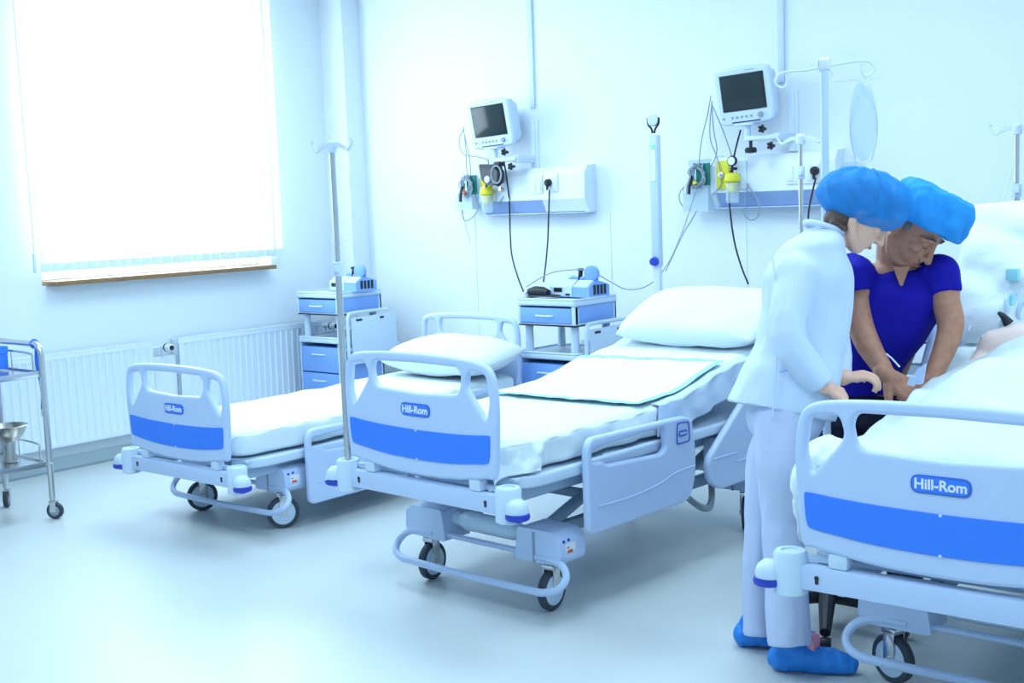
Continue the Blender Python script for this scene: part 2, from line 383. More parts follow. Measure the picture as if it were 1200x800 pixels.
def siderail(parent, kind, sx, dz, label=None, lift=0.):
    out, hole = rail_shape(kind)
    me = plate_mesh(out, [hole], .035, .013); me.transform(YZ); me.transform(Matrix.Translation((sx*.485, 0, dz+lift)))
    o = link_mesh('siderail', me, M['bed'], parent, 50)
    s = sx
    if kind == 'foot':
        a = s*.507
        fr = rpoly([(1.03, .575), (1.13, .575), (1.125, .665), (1.035, .67)], .015); fi = rpoly([(1.035, .58), (1.125, .58), (1.12, .66), (1.04, .665)], .012)
        me = plate_mesh(fr, [fi], .003, .0008); me.transform(YZ); me.transform(Matrix.Translation((a, 0, dz+lift))); link_mesh('label_frame', me, M['deep'], o, 50)
        me = plate_mesh(rpoly([(1.05, .605), (1.108, .605), (1.108, .633), (1.05, .633)], .014), [], .003, .0008); me.transform(YZ); me.transform(Matrix.Translation((a, 0, dz+lift))); l = link_mesh('logo_plate', me, M['logo'], o, 50)
        text('lettering', 'Hill-Rom', .013, Matrix.Translation((a+s*.0022, 1.079, .619+dz+lift)) @ Matrix(((0, 0, s, 0), (s, 0, 0, 0), (0, 1, 0, 0), (0, 0, 0, 1))), 'white', o, .0004, .0002)
        MB().tube([(s*.502, .49, .42+dz+lift), (s*.502, .70, .415+dz+lift), (s*.502, .9, .43+dz+lift), (s*.502, 1.02, .455+dz+lift), (s*.502, 1.17, .46+dz+lift)], .004, smooth=4, seg=8).build('moulded_ridge', 'bed', o)
    else:
        MB().tube([(s*.502, 1.31, .46+dz+lift), (s*.502, 1.5, .455+dz+lift), (s*.502, 1.53, .415+dz+lift), (s*.502, 1.91, .44+dz+lift)], .004, smooth=4, seg=8).build('moulded_ridge', 'bed', o)
    yc = .82 if kind == 'foot' else 1.6
    for yy in (yc-.16, yc+.16):
        MB().box((s*(.458 if lift else .38), yy-.02, .40+dz), (s*.47, yy+.02, .53+dz+lift*.5), .004).build('rail_arm', 'bedm', o)
    return o
def make_bed(x, y, th, dz, wy, label, wheel_rz=(0, 0), rails=(('foot', 1, 0), ('head', 1, 0), ('foot', -1, 0), ('head', -1, 0)), poles=()):
    B = empty('hospital_bed', (x, y, 0), th, label, 'bed', 'hospital beds with blue-panelled footboards')
    # footboard and headboard
    fb = plate('footboard', FB_OUT, [H_C, H_L, H_R], .034, .014, Matrix.Translation((0, .013, dz)) @ Matrix.Diagonal((1.012, 1, 1, 1)) @ XZ, 'bed', B)
    bp_ = plate('blue_panel', BLUE, [], .006, .002, Matrix.Translation((0, -.005, dz)) @ XZ, 'blue', fb)
    for zz in (.757, .643):
        MB().lathe([(.005, 0), (.005, .003), (.001, .0035)], (0, -.007, zz+dz), (0, -1, 0), 10).build('locating_pin', 'bedw', fb)
    lg = plate('logo_plate', rpoly([(-.083, .812), (.083, .812), (.083, .864), (-.083, .864)], .026, 7), [], .005, .0015, Matrix.Translation((0, -.005, dz)) @ XZ, 'logo', fb)
    plate('logo_field', rpoly([(-.078, .817), (.078, .817), (.078, .859), (-.078, .859)], .021, 7), [], .003, .0006, Matrix.Translation((0, -.0075, dz)) @ XZ, 'blue', lg)
    text('lettering', 'Hill-Rom', .040, Matrix.Translation((0, -.0095, .838+dz)) @ XZ, 'white', lg, .0006, .0011)
    hb = plate('headboard', FB_OUT, [H_C, H_L, H_R], .034, .014, Matrix.Translation((0, 2.25, dz+.06)) @ XZ, 'bed', B)
    # foot crossbar with bumper sockets
    cb = MB().box((-.42, -.005, .478+dz), (.42, .045, .552+dz), .006).build('crossbar', 'bed', B)
    for s in (-1, 1):
        MB().lathe([(.007, 0), (.007, .003), (.001, .0032)], (s*.361, -.005, .520+dz), (0, -1, 0), 10).box((s*.361-.005, -.0075, .502+dz), (s*.361+.005, -.005, .522+dz)).build('slot', 'black', cb)
        k = MB().lathe([(.040, 0), (.050, .006), (.050, .125), (.044, .134), (.030, .134), (.028, .128), (.001, .128)], (s*.455, .02, .452+dz), (0, 0, 1), 22).build('corner_socket', 'bedw', B)
        d = V((s*.95, -.31, 0)).normalized(); c = V((s*.455, .02, 0))
        tt = math.atan2(d.y, d.x)
        mx = Matrix.Translation((c.x, c.y, dz)) @ Matrix.Rotation(tt, 4, 'Z')
        MB().box((0, -.030, .505), (.070, .030, .535), .010, 3, mtx=mx).box((0, -.030, .465), (.040, .030, .52), .006, 2, mtx=mx).lathe([(.044, 0), (.044, .016), (.038, .034), (.022, .048), (.001, .052)], mx @ V((.062, 0, .501)), (0, 0, 1), 22).build('bumper_arm', 'bedw', k)
        MB().lathe([(.036, 0), (.044, .004), (.047, .014), (.044, .024), (.036, .028)], mx @ V((.066, 0, .474)), (0, 0, 1), 22).lathe([(.012, 0), (.016, .006), (.012, .009)], mx @ V((.070, 0, .466)), (0, 0, 1), 14).build('bumper_roller', 'deep', k)
        MB().box((s*.42, .03, .556+dz), (s*.30, .055, .575+dz), .005).box((s*.30-.03, .0, .552+dz), (s*.30+.03, .045, .60+dz), .010).build('board_bracket', 'bedw', B)
        MB().lathe([(.040, 0), (.046, .006), (.046, .10), (.040, .106), (.001, .106)], (s*.44, 2.27, .47+dz), (0, 0, 1), 18).build('corner_socket', 'bedw', B)
    MB().box((-.42, 2.23, .485+dz), (.42, 2.27, .545+dz), .006).build('crossbar', 'bed', B)
    # side beams, platform
    for s in (-1, 1):
        MB().box((s*.36-.02, .045, .49+dz), (s*.36+.02, 2.23, .55+dz), .006).build('side_beam', 'bedm', B)
    def ring(x, r): return rpoly([(-x, .085), (x, .085), (x, 2.18), (-x, 2.18)], r, 8)
    me = plate_mesh(ring(.455, .16), [ring(.425, .13)], .05, .012); me.transform(Matrix.Translation((0, 0, .574+dz))); link_mesh('platform_rim', me, M['bedw'], B, 50)
    for k, (a, c) in enumerate(((.10, .62), (.63, 1.16), (1.17, 2.16))):
        MB().box((-.42, a, .580+dz), (.42, c, .596+dz), .005).build('platform_section', 'bedw', B)
    for yy in (.35, .9, 1.45, 1.9): MB().cyl((-.36, yy, .53+dz), (.36, yy, .53+dz), .016, seg=12).build('cross_tube', 'bedm', B)
    MB().box((-.10, .75, .44+dz), (.10, 1.15, .52+dz), .02).build('actuator_housing', 'grey', B)
    MB().cyl((0, .5, .48+dz), (0, .78, .49+dz), .02, seg=12).build('actuator_rod', 'steel', B)
    # base
    y0 = wy
    def housing(s, y):
        h = MB().prism(rpoly([(s*.20, .20), (s*.43, .205), (s*.445, .235), (s*.44, .31), (s*.40, .335), (s*.22, .335)], .016), y-.055, y+.10).build('caster_housing', 'bed', B)
        if s > 0:
            MB().box((.30, y-.058, .20), (.312, y-.05, .325), .002).build('seam', 'bedd', h)
            plate('service_label', rpoly([(y-.02, .235), (y+.04, .235), (y+.04, .29), (y-.02, .29)], .006), [], .002, .0005, Matrix.Translation((.4425, 0, 0)) @ YZ, 'white', h)
            MB().box((.443, y-.01, .25), (.445, y+.02, .262)).box((.443, y-.012, .27), (.445, y-.002, .276)).build('warning_mark', 'orange', h)
            MB().lathe([(.006, 0), (.006, .004), (.001, .0045)], (.44, y-.03, .30), (1, 0, 0), 10).lathe([(.006, 0), (.006, .004), (.001, .0045)], (.44, y+.0, .302), (1, 0, 0), 10).build('screw', 'deep', h)
        return h
    for yy, n in ((y0, 0), (y0+1.46, 1)):
        for s in (-1, 1):
            housing(s, yy)
            wheel(B, s*.345, yy, wheel_rz[0 if s < 0 else 1] if n == 0 else .5)
        MB().cyl((-.30, yy+.03, .285), (.30, yy+.03, .285), .030, seg=16).build('axle_tube', 'bedw', B)
        MB().cyl((-.30, yy-.03, .225), (.30, yy-.03, .225), .012, seg=10).build('brake_rod', 'bed', B)
    MB().lathe([(.03, 0), (.042, .03), (.042, .30), (.03, .33)], (-.17, y0+.03, .285), (1, 0, 0), 16).build('axle_cover', 'bedw', B)
    yb = y0-.13
    MB().tube([(-.28, y0-.045, .225), (-.37, y0-.047, .225), (-.435, y0-.055, .208), (-.468, y0-.078, .172), (-.458, y0-.108, .137), (-.41, y0-.128, .118), (-.34, yb, .113), (0, yb-.002, .11), (.35, yb, .113), (.42, y0-.128, .118), (.475, y0-.108, .137), (.488, y0-.078, .172), (.455, y0-.055, .208), (.39, y0-.047, .222), (.31, y0-.045, .222)], .0155, smooth=5, seg=10).build('foot_guard_bar', 'bed', B)
    for s in (-1, 1):
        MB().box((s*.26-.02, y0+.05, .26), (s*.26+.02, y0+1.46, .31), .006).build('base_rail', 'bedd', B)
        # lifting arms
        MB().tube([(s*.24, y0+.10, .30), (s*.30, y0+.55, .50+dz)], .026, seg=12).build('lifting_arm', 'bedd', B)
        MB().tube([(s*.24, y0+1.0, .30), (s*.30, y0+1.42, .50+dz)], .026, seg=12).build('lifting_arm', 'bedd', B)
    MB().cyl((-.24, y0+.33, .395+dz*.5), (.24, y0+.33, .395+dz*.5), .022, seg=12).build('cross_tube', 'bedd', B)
    for kind, s, lift in rails: siderail(B, kind, s, dz, lift=lift)
    return B
BEDS = {1: (-5.237, 3.539, .002, -.183, .375), 2: (-3.312, 3.332, -.043, 0, .373), 3: (-1.202, 3.212, .029, -.019, .551)}
bed1 = make_bed(*BEDS[1], 'empty hospital bed nearest the window, lowered, with the smallest blue footboard', (-.45, -.5))
bed2 = make_bed(*BEDS[2], 'empty hospital bed in the middle of the room with a turquoise-edged pad on it', (.12, .1))
bed3 = make_bed(*BEDS[3], 'occupied hospital bed at the right edge, its footboard nearest the camera', (-1.95, -1.95), rails=(('foot', 1, 0), ('foot', -1, 0), ('head', 1, .3)))
def bl2w(b, p):
    x0, y0, th = BEDS[b][:3]; c, s = math.cos(th), math.sin(th)
    return V((x0+c*p[0]-s*p[1], y0+s*p[0]+c*p[1], p[2]))
# coiled cable under the middle bed
ck = MB()
pts = [V((.40+.06*math.sin(t*PI), 1.20+.25*t, .33-.10*math.sin(t*PI))) for t in [i/170 for i in range(171)]]
ck.tube([p+V((0, .0, .014*math.sin(i*1.05)))+V((.014*math.cos(i*1.05), 0, 0)) for i, p in enumerate(pts)], .0045, seg=5)
ck.build('coiled_cable', 'grey', bed2)
# raised head siderail of bed 3 (left, behind the man's arm)
rr = MB()
rail3 = plate_mesh(rpoly([(1.02, .70), (1.50, .66), (1.62, .80), (1.60, 1.12), (1.45, 1.20), (1.30, 1.14), (1.06, .84)], .06), [rpoly([(1.14, .80), (1.22, .78), (1.42, 1.08), (1.36, 1.10), (1.30, 1.06)], .02), rpoly([(1.33, .80), (1.52, .80), (1.54, 1.10), (1.48, 1.12)], .025)], .035, .013)
rail3.transform(YZ); rail3.transform(Matrix.Translation((-.49, .08, 0))); link_mesh('siderail', rail3, M['bed'], bed3, 50)
MB().box((-.47, 1.25, .45), (-.455, 1.31, .78), .004).build('rail_arm', 'bedm', bed3)

# ------------------------------------------------------------------ mattresses, sheets, pillows
def mattress(b, prof, label, hw=.43, th=.10, seed=0, amp=.006, zb=.60):
    """sheet-covered mattress: prof maps y to the top height (above the floor)"""
    x0, y0, rz, dz = BEDS[b][:4]
    y_a, y_b = prof[0][0], prof[-1][0]
    def top(y):
        for (ya, za), (yb, zb_) in zip(prof, prof[1:]):
            if y <= yb:
                t = (y-ya)/(yb-ya); t = t*t*(3-2*t)*.5+t*.5; return za+(zb_-za)*t
        return prof[-1][1]
    NU, NV = 96, 120
    def fn(u, v):
        # v along the length with rounded ends, u round the section
        e = v*1.0; y = y_a+(y_b-y_a)*(.5-.5*math.cos(PI*v)) if False else y_a+(y_b-y_a)*v
        endr = .05; d = min(y-y_a, y_b-y); k = 1.0 if d > endr else math.sqrt(max(0, 1-(1-d/endr)**2))
        k = max(k, .0)
        zt = top(y); zbm = zt-th
        foot = max(0, 1-(y-y_a)/.25)
        zb2 = max(zb+dz, zbm-.06) if y > .2 else zb+dz
        cz = (zt+zb2)/2; hh = (zt-zb2)/2*(.35+.65*k); W = hw*(.90+.10*k) - .05*foot*foot
        a = 2*PI*u
        ex = .22
        cx = W*math.copysign(abs(math.cos(a))**ex, math.cos(a)); sz = hh*math.copysign(abs(math.sin(a))**(ex*1.3), math.sin(a))
        p = V((cx, y, cz+sz))
        side = abs(cx)/W
        n1 = noise.noise(V((cx*4+seed, y*5, sz*7)))*amp*1.6+noise.noise(V((cx*13, y*11+seed, sz*20)))*amp*.7
        drag = 0
        if sz < hh*.75: drag = math.sin(y*34+5*noise.noise(V((0, y*3, seed))))*.006*side
        sg = 1 if cx > 0 else -1
        p += V((sg*(n1*side*1.4+drag), 0, n1 if sz > 0 else 0))
        return p
    me = grid_mesh(NU, NV, fn, True)
    bm = bmesh.new(); bm.from_mesh(me); bm.edges.ensure_lookup_table()
    be = [e for e in bm.edges if e.is_boundary]
    bmesh.ops.holes_fill(bm, edges=be, sides=0); bmesh.ops.recalc_face_normals(bm, faces=bm.faces); bm.to_mesh(me); bm.free()
    o = link_mesh('mattress', me, M['sheet'], None, 180)
    o.location = (x0, y0, 0); o.rotation_euler = (0, 0, rz)
    tag(o, label, 'mattress', 'sheet-covered mattresses'); return o, top
m1, top1 = mattress(1, [(.075, .55), (.9, .555), (1.5, .56), (2.20, .575)], 'white-sheeted mattress on the bed nearest the window', seed=3, zb=.603)
m2, top2 = mattress(2, [(.075, .73), (.9, .745), (1.15, .76), (1.6, .855), (2.20, .985)], 'white-sheeted mattress on the middle bed, head end raised', seed=9, zb=.603, amp=.008)
m3, top3 = mattress(3, [(.075, .74), (.9, .76), (1.26, .78), (1.50, .95), (1.80, 1.36)], 'white mattress of the occupied bed, its head end raised steeply', seed=14, zb=.603, amp=.008)
def pillow(name, label, loc, rot, w_, d_, h_, seed, m='sheet', grp='white pillows'):
    def half(sgn):
        def fn(u, v):
            a = 2*u-1; b_ = 2*v-1
            x = a*(1-.05*b_*b_)*w_/2*(1+.03*abs(a)**6); y = b_*(1-.06*a*a)*d_/2
            k = max(0, (1-abs(a)**2.6))**.42*max(0, (1-abs(b_)**2.4))**.42
            n = noise.noise(V((a*2.2+seed, b_*2.2, sgn)))*.016*k+noise.noise(V((a*6+seed, b_*7, sgn*2)))*.006*k
            edge = max(abs(a), abs(b_))
            n += .004*math.sin(a*26+b_*4)*(edge**6)*(1-edge)*4+(.014*k*math.sin(a*8+b_*8+1.5*noise.noise(V((a*2, b_*2, 9)))) if seed == 8 else 0)
            return V((x, y, sgn*(h_/2*k+n*sgn+.003)))
        return fn
    g1 = grid_mesh(60, 44, half(1)); g2 = grid_mesh(60, 44, half(-1), flip=True)
    bm = bmesh.new(); bm.from_mesh(g1); bm.from_mesh(g2)
    bmesh.ops.remove_doubles(bm, verts=bm.verts, dist=.0065 if False else .0001)
    me = bpy.data.meshes.new('pillow')
    # close the rim
    be = [e for e in bm.edges if e.is_boundary]; bmesh.ops.bridge_loops(bm, edges=be)
    bmesh.ops.recalc_face_normals(bm, faces=bm.faces); bm.to_mesh(me); bm.free()
    o = link_mesh(name, me, M[m], None, 180); o.location = loc; o.rotation_euler = rot
    tag(o, label, 'pillow', grp); return o
p = bl2w(1, (.09, 1.97, .70)); pillow('pillow', 'plump white pillow on the bed nearest the window', p, (.16, 0, -.02), .88, .44, .21, 2)
p = bl2w(2, (.06, 1.93, 1.03)); pillow('pillow', 'large white pillow propped on the raised head of the middle bed', p, (.40, 0, -.06), .82, .48, .19, 5)
p = bl2w(3, (.0, 1.52, 1.30)); pillow('pillow', 'creased white pillow standing behind the lying person at the right edge', p, (1.05, 0, .03), .90, .62, .12, 8)
# underpad on the middle bed
def patch(name, b, topf, x0, x1, y0, y1, lift, m, seed, amp=.004, drop=None, nu=40, nv=40, skew=0., thick=.002):
    def fn(u, v):
        x = x0+(x1-x0)*u; y = y0+(y1-y0)*v+skew*(x-x0)+.012*noise.noise(V((x*6, v*3, seed)))
        hwv = .40
        z = topf(y)+lift+amp*noise.noise(V((x*9+seed, y*9, 0)))+amp*noise.noise(V((x*22+seed, y*4, 0)))
        if abs(x) > hwv:
            e = abs(x)-hwv; z -= min(e, .05)**2*6+max(0, e-.05)*1.0
            x = math.copysign(hwv+min(e, .05)*.9, x)
        return V((x, y, z))
    me = grid_mesh(nu, nv, fn)
    o = link_mesh(name, me, M[m], None, 180)
    X0, Y0, rz = BEDS[b][:3]; o.location = (X0, Y0, 0); o.rotation_euler = (0, 0, rz)
    s = o.modifiers.new('s', 'SOLIDIFY'); s.thickness = thick; s.offset = 1
    return o
pd = empty('incontinence_pad', (BEDS[2][0], BEDS[2][1], 0), BEDS[2][2], 'white absorbent pad with turquoise edges lying across the middle bed', 'bed pad')
def child_patch(*a, **k):
    o = patch(*a, **k); o.location = (0, 0, 0); o.rotation_euler = (0, 0, 0); o.parent = pd; return o
child_patch('pad_sheet', 2, top2, -.40, .385, .86, 1.50, .012, 'pad', 3, nu=60, nv=60, skew=.09, thick=.001)
child_patch('edge_strip', 2, top2, -.40, .40, .835, .870, .0145, 'teal', 3, nu=60, nv=6, skew=.09, thick=.001)
child_patch('edge_strip', 2, top2, -.40, .40, 1.485, 1.51, .0145, 'teal', 3, nu=60, nv=6, skew=.09, thick=.001)
child_patch('edge_strip', 2, top2, .37, .405, .915, 1.58, .0145, 'teal', 3, nu=8, nv=60, thick=.001)
dsh = patch('draw_sheet', 2, top2, .41, .575, .98, 1.98, .004, 'sheetb', 6, amp=.006, nu=40, nv=110, thick=.002)
for v in dsh.data.vertices:
    if v.co.x > .43: v.co.x = .452+.006*math.sin(v.co.y*38+4*noise.noise(v.co*5))+.006*noise.noise(v.co*17)
tag(dsh, 'crumpled bluish draw sheet hanging over the right side of the middle bed', 'sheet')
# sheet tail hanging over the foot corner of the middle bed
def tail(u, v):
    A = V((.30, .085, .735)).lerp(V((.435, .24, .715)), u); C = V((.36, .045, .60)).lerp(V((.45, .20, .612)), u)
    if u < .35: C = V((.375, .018, .578)).lerp(V((.36, .045, .60)), u/.35).lerp(C, u/.35)
    p = A.lerp(C, v)
    f = math.sin(u*15+v*2)*.010*math.sin(PI*v)+.010*noise.noise(V((u*5, v*3, 2)))
    return p+V((.72*(.012+f), -.69*(.012+f)+.012, 0))
me = grid_mesh(24, 24, tail)
o = link_mesh('sheet_corner', me, M['sheet'], m2, 180); s = o.modifiers.new('s', 'SOLIDIFY'); s.thickness = .004
o['label'] = 'loose sheet corner hanging over the foot end'

# ------------------------------------------------------------------ bedside cabinets
def make_cabinet(x, y, label):
    N = empty('bedside_cabinet', (x, y, 0), 0, label, 'cabinet', 'white and blue bedside cabinets with side leaves')
    W, D = .225, .43
    def tray(z, nm, h=.035):
        me = plate_mesh(rpoly([(-W-.012, -.012), (W+.012, -.012), (W+.012, D+.012), (-W-.012, D+.012)], .035), [], h, .010); me.transform(Matrix.Translation((0, 0, z))); o = link_mesh(nm, me, M['bedw'], N, 50)
        me = plate_mesh(rpoly([(-W-.012, -.012), (W+.012, -.012), (W+.012, D+.012), (-W-.012, D+.012)], .035), [rpoly([(-W+.006, .006), (W-.006, .006), (W-.006, D-.006), (-W+.006, D-.006)], .03)], .014, .005); me.transform(Matrix.Translation((0, 0, z+h/2+.005))); link_mesh('tray_rim', me, M['bedw'], o, 50)
        return o
    tray(1.005, 'top_tray')
    b = MB().box((-W, 0, .872), (W, D, .878)).box((-W, .0, .878), (-W+.016, D, .99)).box((W-.016, 0, .878), (W, D, .99)).box((-W, D-.012, .878), (W, D, .99)).box((W-.03, -.003, .872), (W, .03, .99), .006)
    b.build('drawer_housing', 'bedw', N)
    for s in (-1, 1): MB().box((s*(W+.001)-.002, .035, .885), (s*(W+.001)+.002, D-.03, .985), .001).build('side_panel', 'drawer', N)
    MB().box((-W+.002, -.002, .862), (W, D, .870)).build('dark_strip', 'black', N)  # thin black strip under the drawer housing
    d = MB().box((-W+.018, -.004, .882), (W-.032, .3, .975), .002).build('drawer', 'drawer', N)
    MB().tube([(-.075, -.006, .928), (-.06, -.02, .928), (.04, -.02, .928), (.055, -.006, .928)], .005, smooth=3, seg=8).build('handle', 'white', d)
    for sx, sy in ((-1, .05), (1, .05), (-1, D-.05), (1, D-.05)):
        MB().cyl((sx*(W-.045), sy, .69), (sx*(W-.045), sy, .865), .026, seg=18).build('post', 'bedw', N)
    tray(.672, 'shelf_tray')
    MB().box((-W, 0, .13), (-W+.016, D, .66)).box((W-.016, 0, .13), (W, D, .66)).box((-W, D-.012, .13), (W, D, .66)).box((-W, 0, .12), (W, D, .14)).box((W-.03, -.003, .13), (W, .03, .655), .006).build('lower_body', 'bedw', N)
    for s in (-1, 1): MB().box((s*(W+.001)-.002, .035, .15), (s*(W+.001)+.002, D-.03, .64), .001).build('side_panel', 'drawer', N)
    for z0, z1 in ((.44, .625), (.15, .43)):
        d = MB().box((-W+.018, -.004, z0), (W-.032, .25, z1), .002).build('drawer', 'drawer', N)
        zh = z1-.055
        MB().tube([(-.075, -.006, zh), (-.06, -.02, zh), (.04, -.02, zh), (.055, -.006, zh)], .005, smooth=3, seg=8).build('handle', 'white', d)
    for sx, sy in ((-1, .05), (1, .05), (-1, D-.05), (1, D-.05)):
        c = MB().lathe([(.001, -.012), (.03, -.012), (.034, -.006), (.034, .006), (.03, .012), (.001, .012)], (sx*(W-.04), sy, .034), (1, 0, 0), 16).build('caster', 'tyre', N)
        MB().box((sx*(W-.04)-.018, sy-.02, .03), (sx*(W-.04)+.018, sy+.02, .12), .006).build('caster_fork', 'grey', c)
    # folded side leaf on its tube frame
    xl = W+.045
    lf = MB().box((xl, .07, .50), (xl+.016, .52, .845), .006).build('folded_leaf', 'bedw', N)
    MB().tube([(xl+.008, .035, .46), (xl+.008, .035, .80), (xl+.008, .045, .855), (xl+.008, .09, .878), (xl+.008, .44, .878)], .013, smooth=4, seg=10).build('leaf_tube', 'bedw', lf)
    for ya_, yb_ in ((.11, .17), (.35, .39)): MB().box((xl+.016, ya_, .815), (xl+.019, yb_, .83)).build('leaf_slot', 'black', lf)
    for zz in (.60, .76): MB().box((W, .05, zz), (xl+.004, .08, zz+.02), .003).box((xl, .515, zz), (xl+.02, .54, zz+.02), .003).build('leaf_bracket', 'bed', lf)
    return N
cab1 = make_cabinet(-6.835, 5.90, 'bedside cabinet by the corner column, behind the steel drip pole')
cab2 = make_cabinet(-4.665, 5.87, 'bedside cabinet between the two empty beds with a coiled black cuff on top')

# third cabinet, seen between the doctor's arms
cab3 = make_cabinet(-2.43, 5.87, 'bedside cabinet behind the person in blue scrubs, glimpsed between their arms')

# infusion pumps on the cabinets
def make_pump(x, y, z, rz, label):
    P = empty('infusion_pump', (x, y, z), rz, label, 'medical device', 'pale blue pumps on the bedside cabinets')
    MB().prism([(-.09, .004), (.10, .004), (.10, .075), (.02, .10), (-.03, .105), (-.09, .065)], -.165, .165, 'x').build('housing', 'drawer', P, 20)
    MB().prism([(-.094, .008), (-.088, .008), (-.088, .066), (-.030, .108), (-.034, .112), (-.094, .068)], -.155, .02, 'x').build('front_panel', 'bedw', P, 20)
    MB().box((-.13, -.0975, .035), (-.06, -.093, .062), .001).build('display', 'screen', P)
    for k in range(4): MB().box((-.125+k*.02, -.0975, .018), (-.112+k*.02, -.093, .028), .001).build('key', 'white', P)
    MB().box((-.03, -.0975, .014), (.005, -.093, .026), .001).build('port', 'black', P)
    MB().prism([(-.088, .064), (-.03, .104), (-.034, .109), (-.092, .069)], .03, .15, 'x').build('top_label', 'bedw', P, 20)
    for k in range(4): MB().box((.1652, -.05+k*.032, .02), (.168, -.03+k*.032, .08)).build('vent_slot', 'black', P)
    MB().tube([(-.10, .02, .10), (-.07, .02, .118), (-.01, .02, .112), (.04, .02, .118), (.07, .02, .10)], .012, smooth=4).build('carry_grip', 'drawer', P)
    c = MB().cyl((-.01, .02, .10), (.0, .02, .165), .014, seg=12).lathe([(.012, 0), (.022, .003), (.022, .015), (.012, .018)], (0, .02, .16)).build('control_knob', 'black', P)
    MB().lathe([(.03, 0), (.048, .004), (.048, .03), (.03, .034)], (.12, .0, .15), (.3, -1, .0), 22).box((.10, -.01, .09), (.14, .03, .13), .006).build('dial', 'drawer', P)
    return P
pump1 = make_pump(-6.70, 6.13, 1.0265, -.10, 'pale blue infusion pump on the cabinet by the corner column')
pump2 = make_pump(-4.60, 6.13, 1.0265, -.10, 'pale blue infusion pump on the cabinet between the beds')
# blood pressure cuff coil
cu = empty('pressure_cuff', (-4.80, 5.99, 1.031), 0, 'rolled black cuff lying on the cabinet between the beds', 'medical cuff')
MB().tube([(-.09, -.01, .03), (-.04, .0, .038), (.02, .0, .036), (.07, -.01, .03)], [.022, .032, .030, .020], seg=14).build('cuff_roll', 'black', cu)
MB().box((-.09, -.03, .003), (.13, .04, .012), .004).build('cuff_band', 'olive', cu)
MB().tube([(.06, 0, .03), (.10, -.02, .022), (.14, -.03, .012), (.12, .02, .01), (.02, .05, .012)], .005, smooth=4, seg=6).build('cuff_hose', 'black', cu)
MB().cyl((-.12, -.02, .006), (-.12, -.02, .03), .02).build('gauge', 'white', cu)
hs = MB()
hs.tube([py(617, 336, 5.98), py(640, 322, 6.0), py(660, 317, 6.05), py(690, 317, 6.1), py(715, 330, 6.2), py(735, 339, 6.2), py(760, 334, 6.15), py(782, 310, 6.2), py(800, 270, 6.3), py(815, 225, 6.4)], .0035, smooth=6, seg=6)
tag(hs.build('tubing', 'cable'), 'grey tube arching from the cabinet pump over to the right monitor leads', 'tube')

# ------------------------------------------------------------------ wall service panels
def service(x0, x1, bx0, bx1, label):
    S = empty('service_panel', ((x0+x1)/2, YB, 1.56), 0, label, 'wall panel', 'bedhead service panels')
    cx = (x0+x1)/2; a = x0-cx; b_ = x1-cx
    MB().prism([(0, .0), (-.075, .0), (-.12, .085), (-.12, .25), (-.085, .30), (0, .305)], a+.03, b_-.03, 'x').build('panel_body', 'wall', S, 20)
    for q, r_ in ((a, a+.03), (b_-.03, b_)):
        MB().prism([(0, -.006), (-.078, -.006), (-.125, .085), (-.125, .25), (-.088, .306), (0, .311)], q, r_, 'x').build('end_cap', 'rad', S, 20)
    p0, p1 = bx0-cx, bx1-cx
    MB().prism([(-.076, -.001), (-.074, -.001), (-.119, .085), (-.1235, .083)], p0, p1, 'x').build('lamp_strip', M['strip'], S, 20)
    MB().box((a, -.10, -.012), (b_, 0, -.004), .002).build('lower_lip', 'bed', S)
    return S, cx
M['strip'] = mat('strip_diffuser', (.30, .42, .70), .35)
s1, c1 = service(-5.79, -4.85, -5.80, -5.22, 'left bedhead service panel, above the bed nearest the window')
s2, c2 = service(-3.89, -3.07, -3.85, -3.15, 'right bedhead service panel, behind the person in white')
def plate_on(S, cx, x, z, w_, h_, nm, m='white', d=.010):
    return MB().box((x-cx-w_/2, -.12-d, z-1.56-h_/2), (x-cx+w_/2, -.12, z-1.56+h_/2), .004).build(nm, m, S)
yq = YB-.12
def X(u, v): return py(u, v, yq)
for S, cx, lst in ((s1, c1, ((629, 216), (647, 214))), (s2, c2, ((931, 203), (952, 202)))):
    for k, (u, v) in enumerate(lst):
        q = X(u, v); a = plate_on(S, cx, q.x, q.z, .105, .125, 'switch' if k == 0 else 'socket')
        MB().box((q.x-cx-.042, -.135, q.z-1.56-.045), (q.x-cx-.003, -.13, q.z-1.56+.045), .002).box((q.x-cx+.003, -.135, q.z-1.56-.045), (q.x-cx+.042, -.13, q.z-1.56+.045), .002).build('rocker', 'wall', a)
for S, cx, (u, v) in ((s1, c1, (570, 221)), (s2, c2, (848, 205)), (s1, c1, (590, 222)), (s2, c2, (866, 205))):
    q = X(u, v); first = u in (570, 848)
    plate_on(S, cx, q.x, q.z, .09 if first else .11, .17, 'gas_outlet_plate', 'yellow' if first else 'rad', .012)
    MB().lathe([(.018, 0), (.018, .02), (.010, .022), (.010, .03)], (q.x-cx, -.132, q.z-1.56), (0, -1, 0)).build('gas_outlet', 'steel', S)
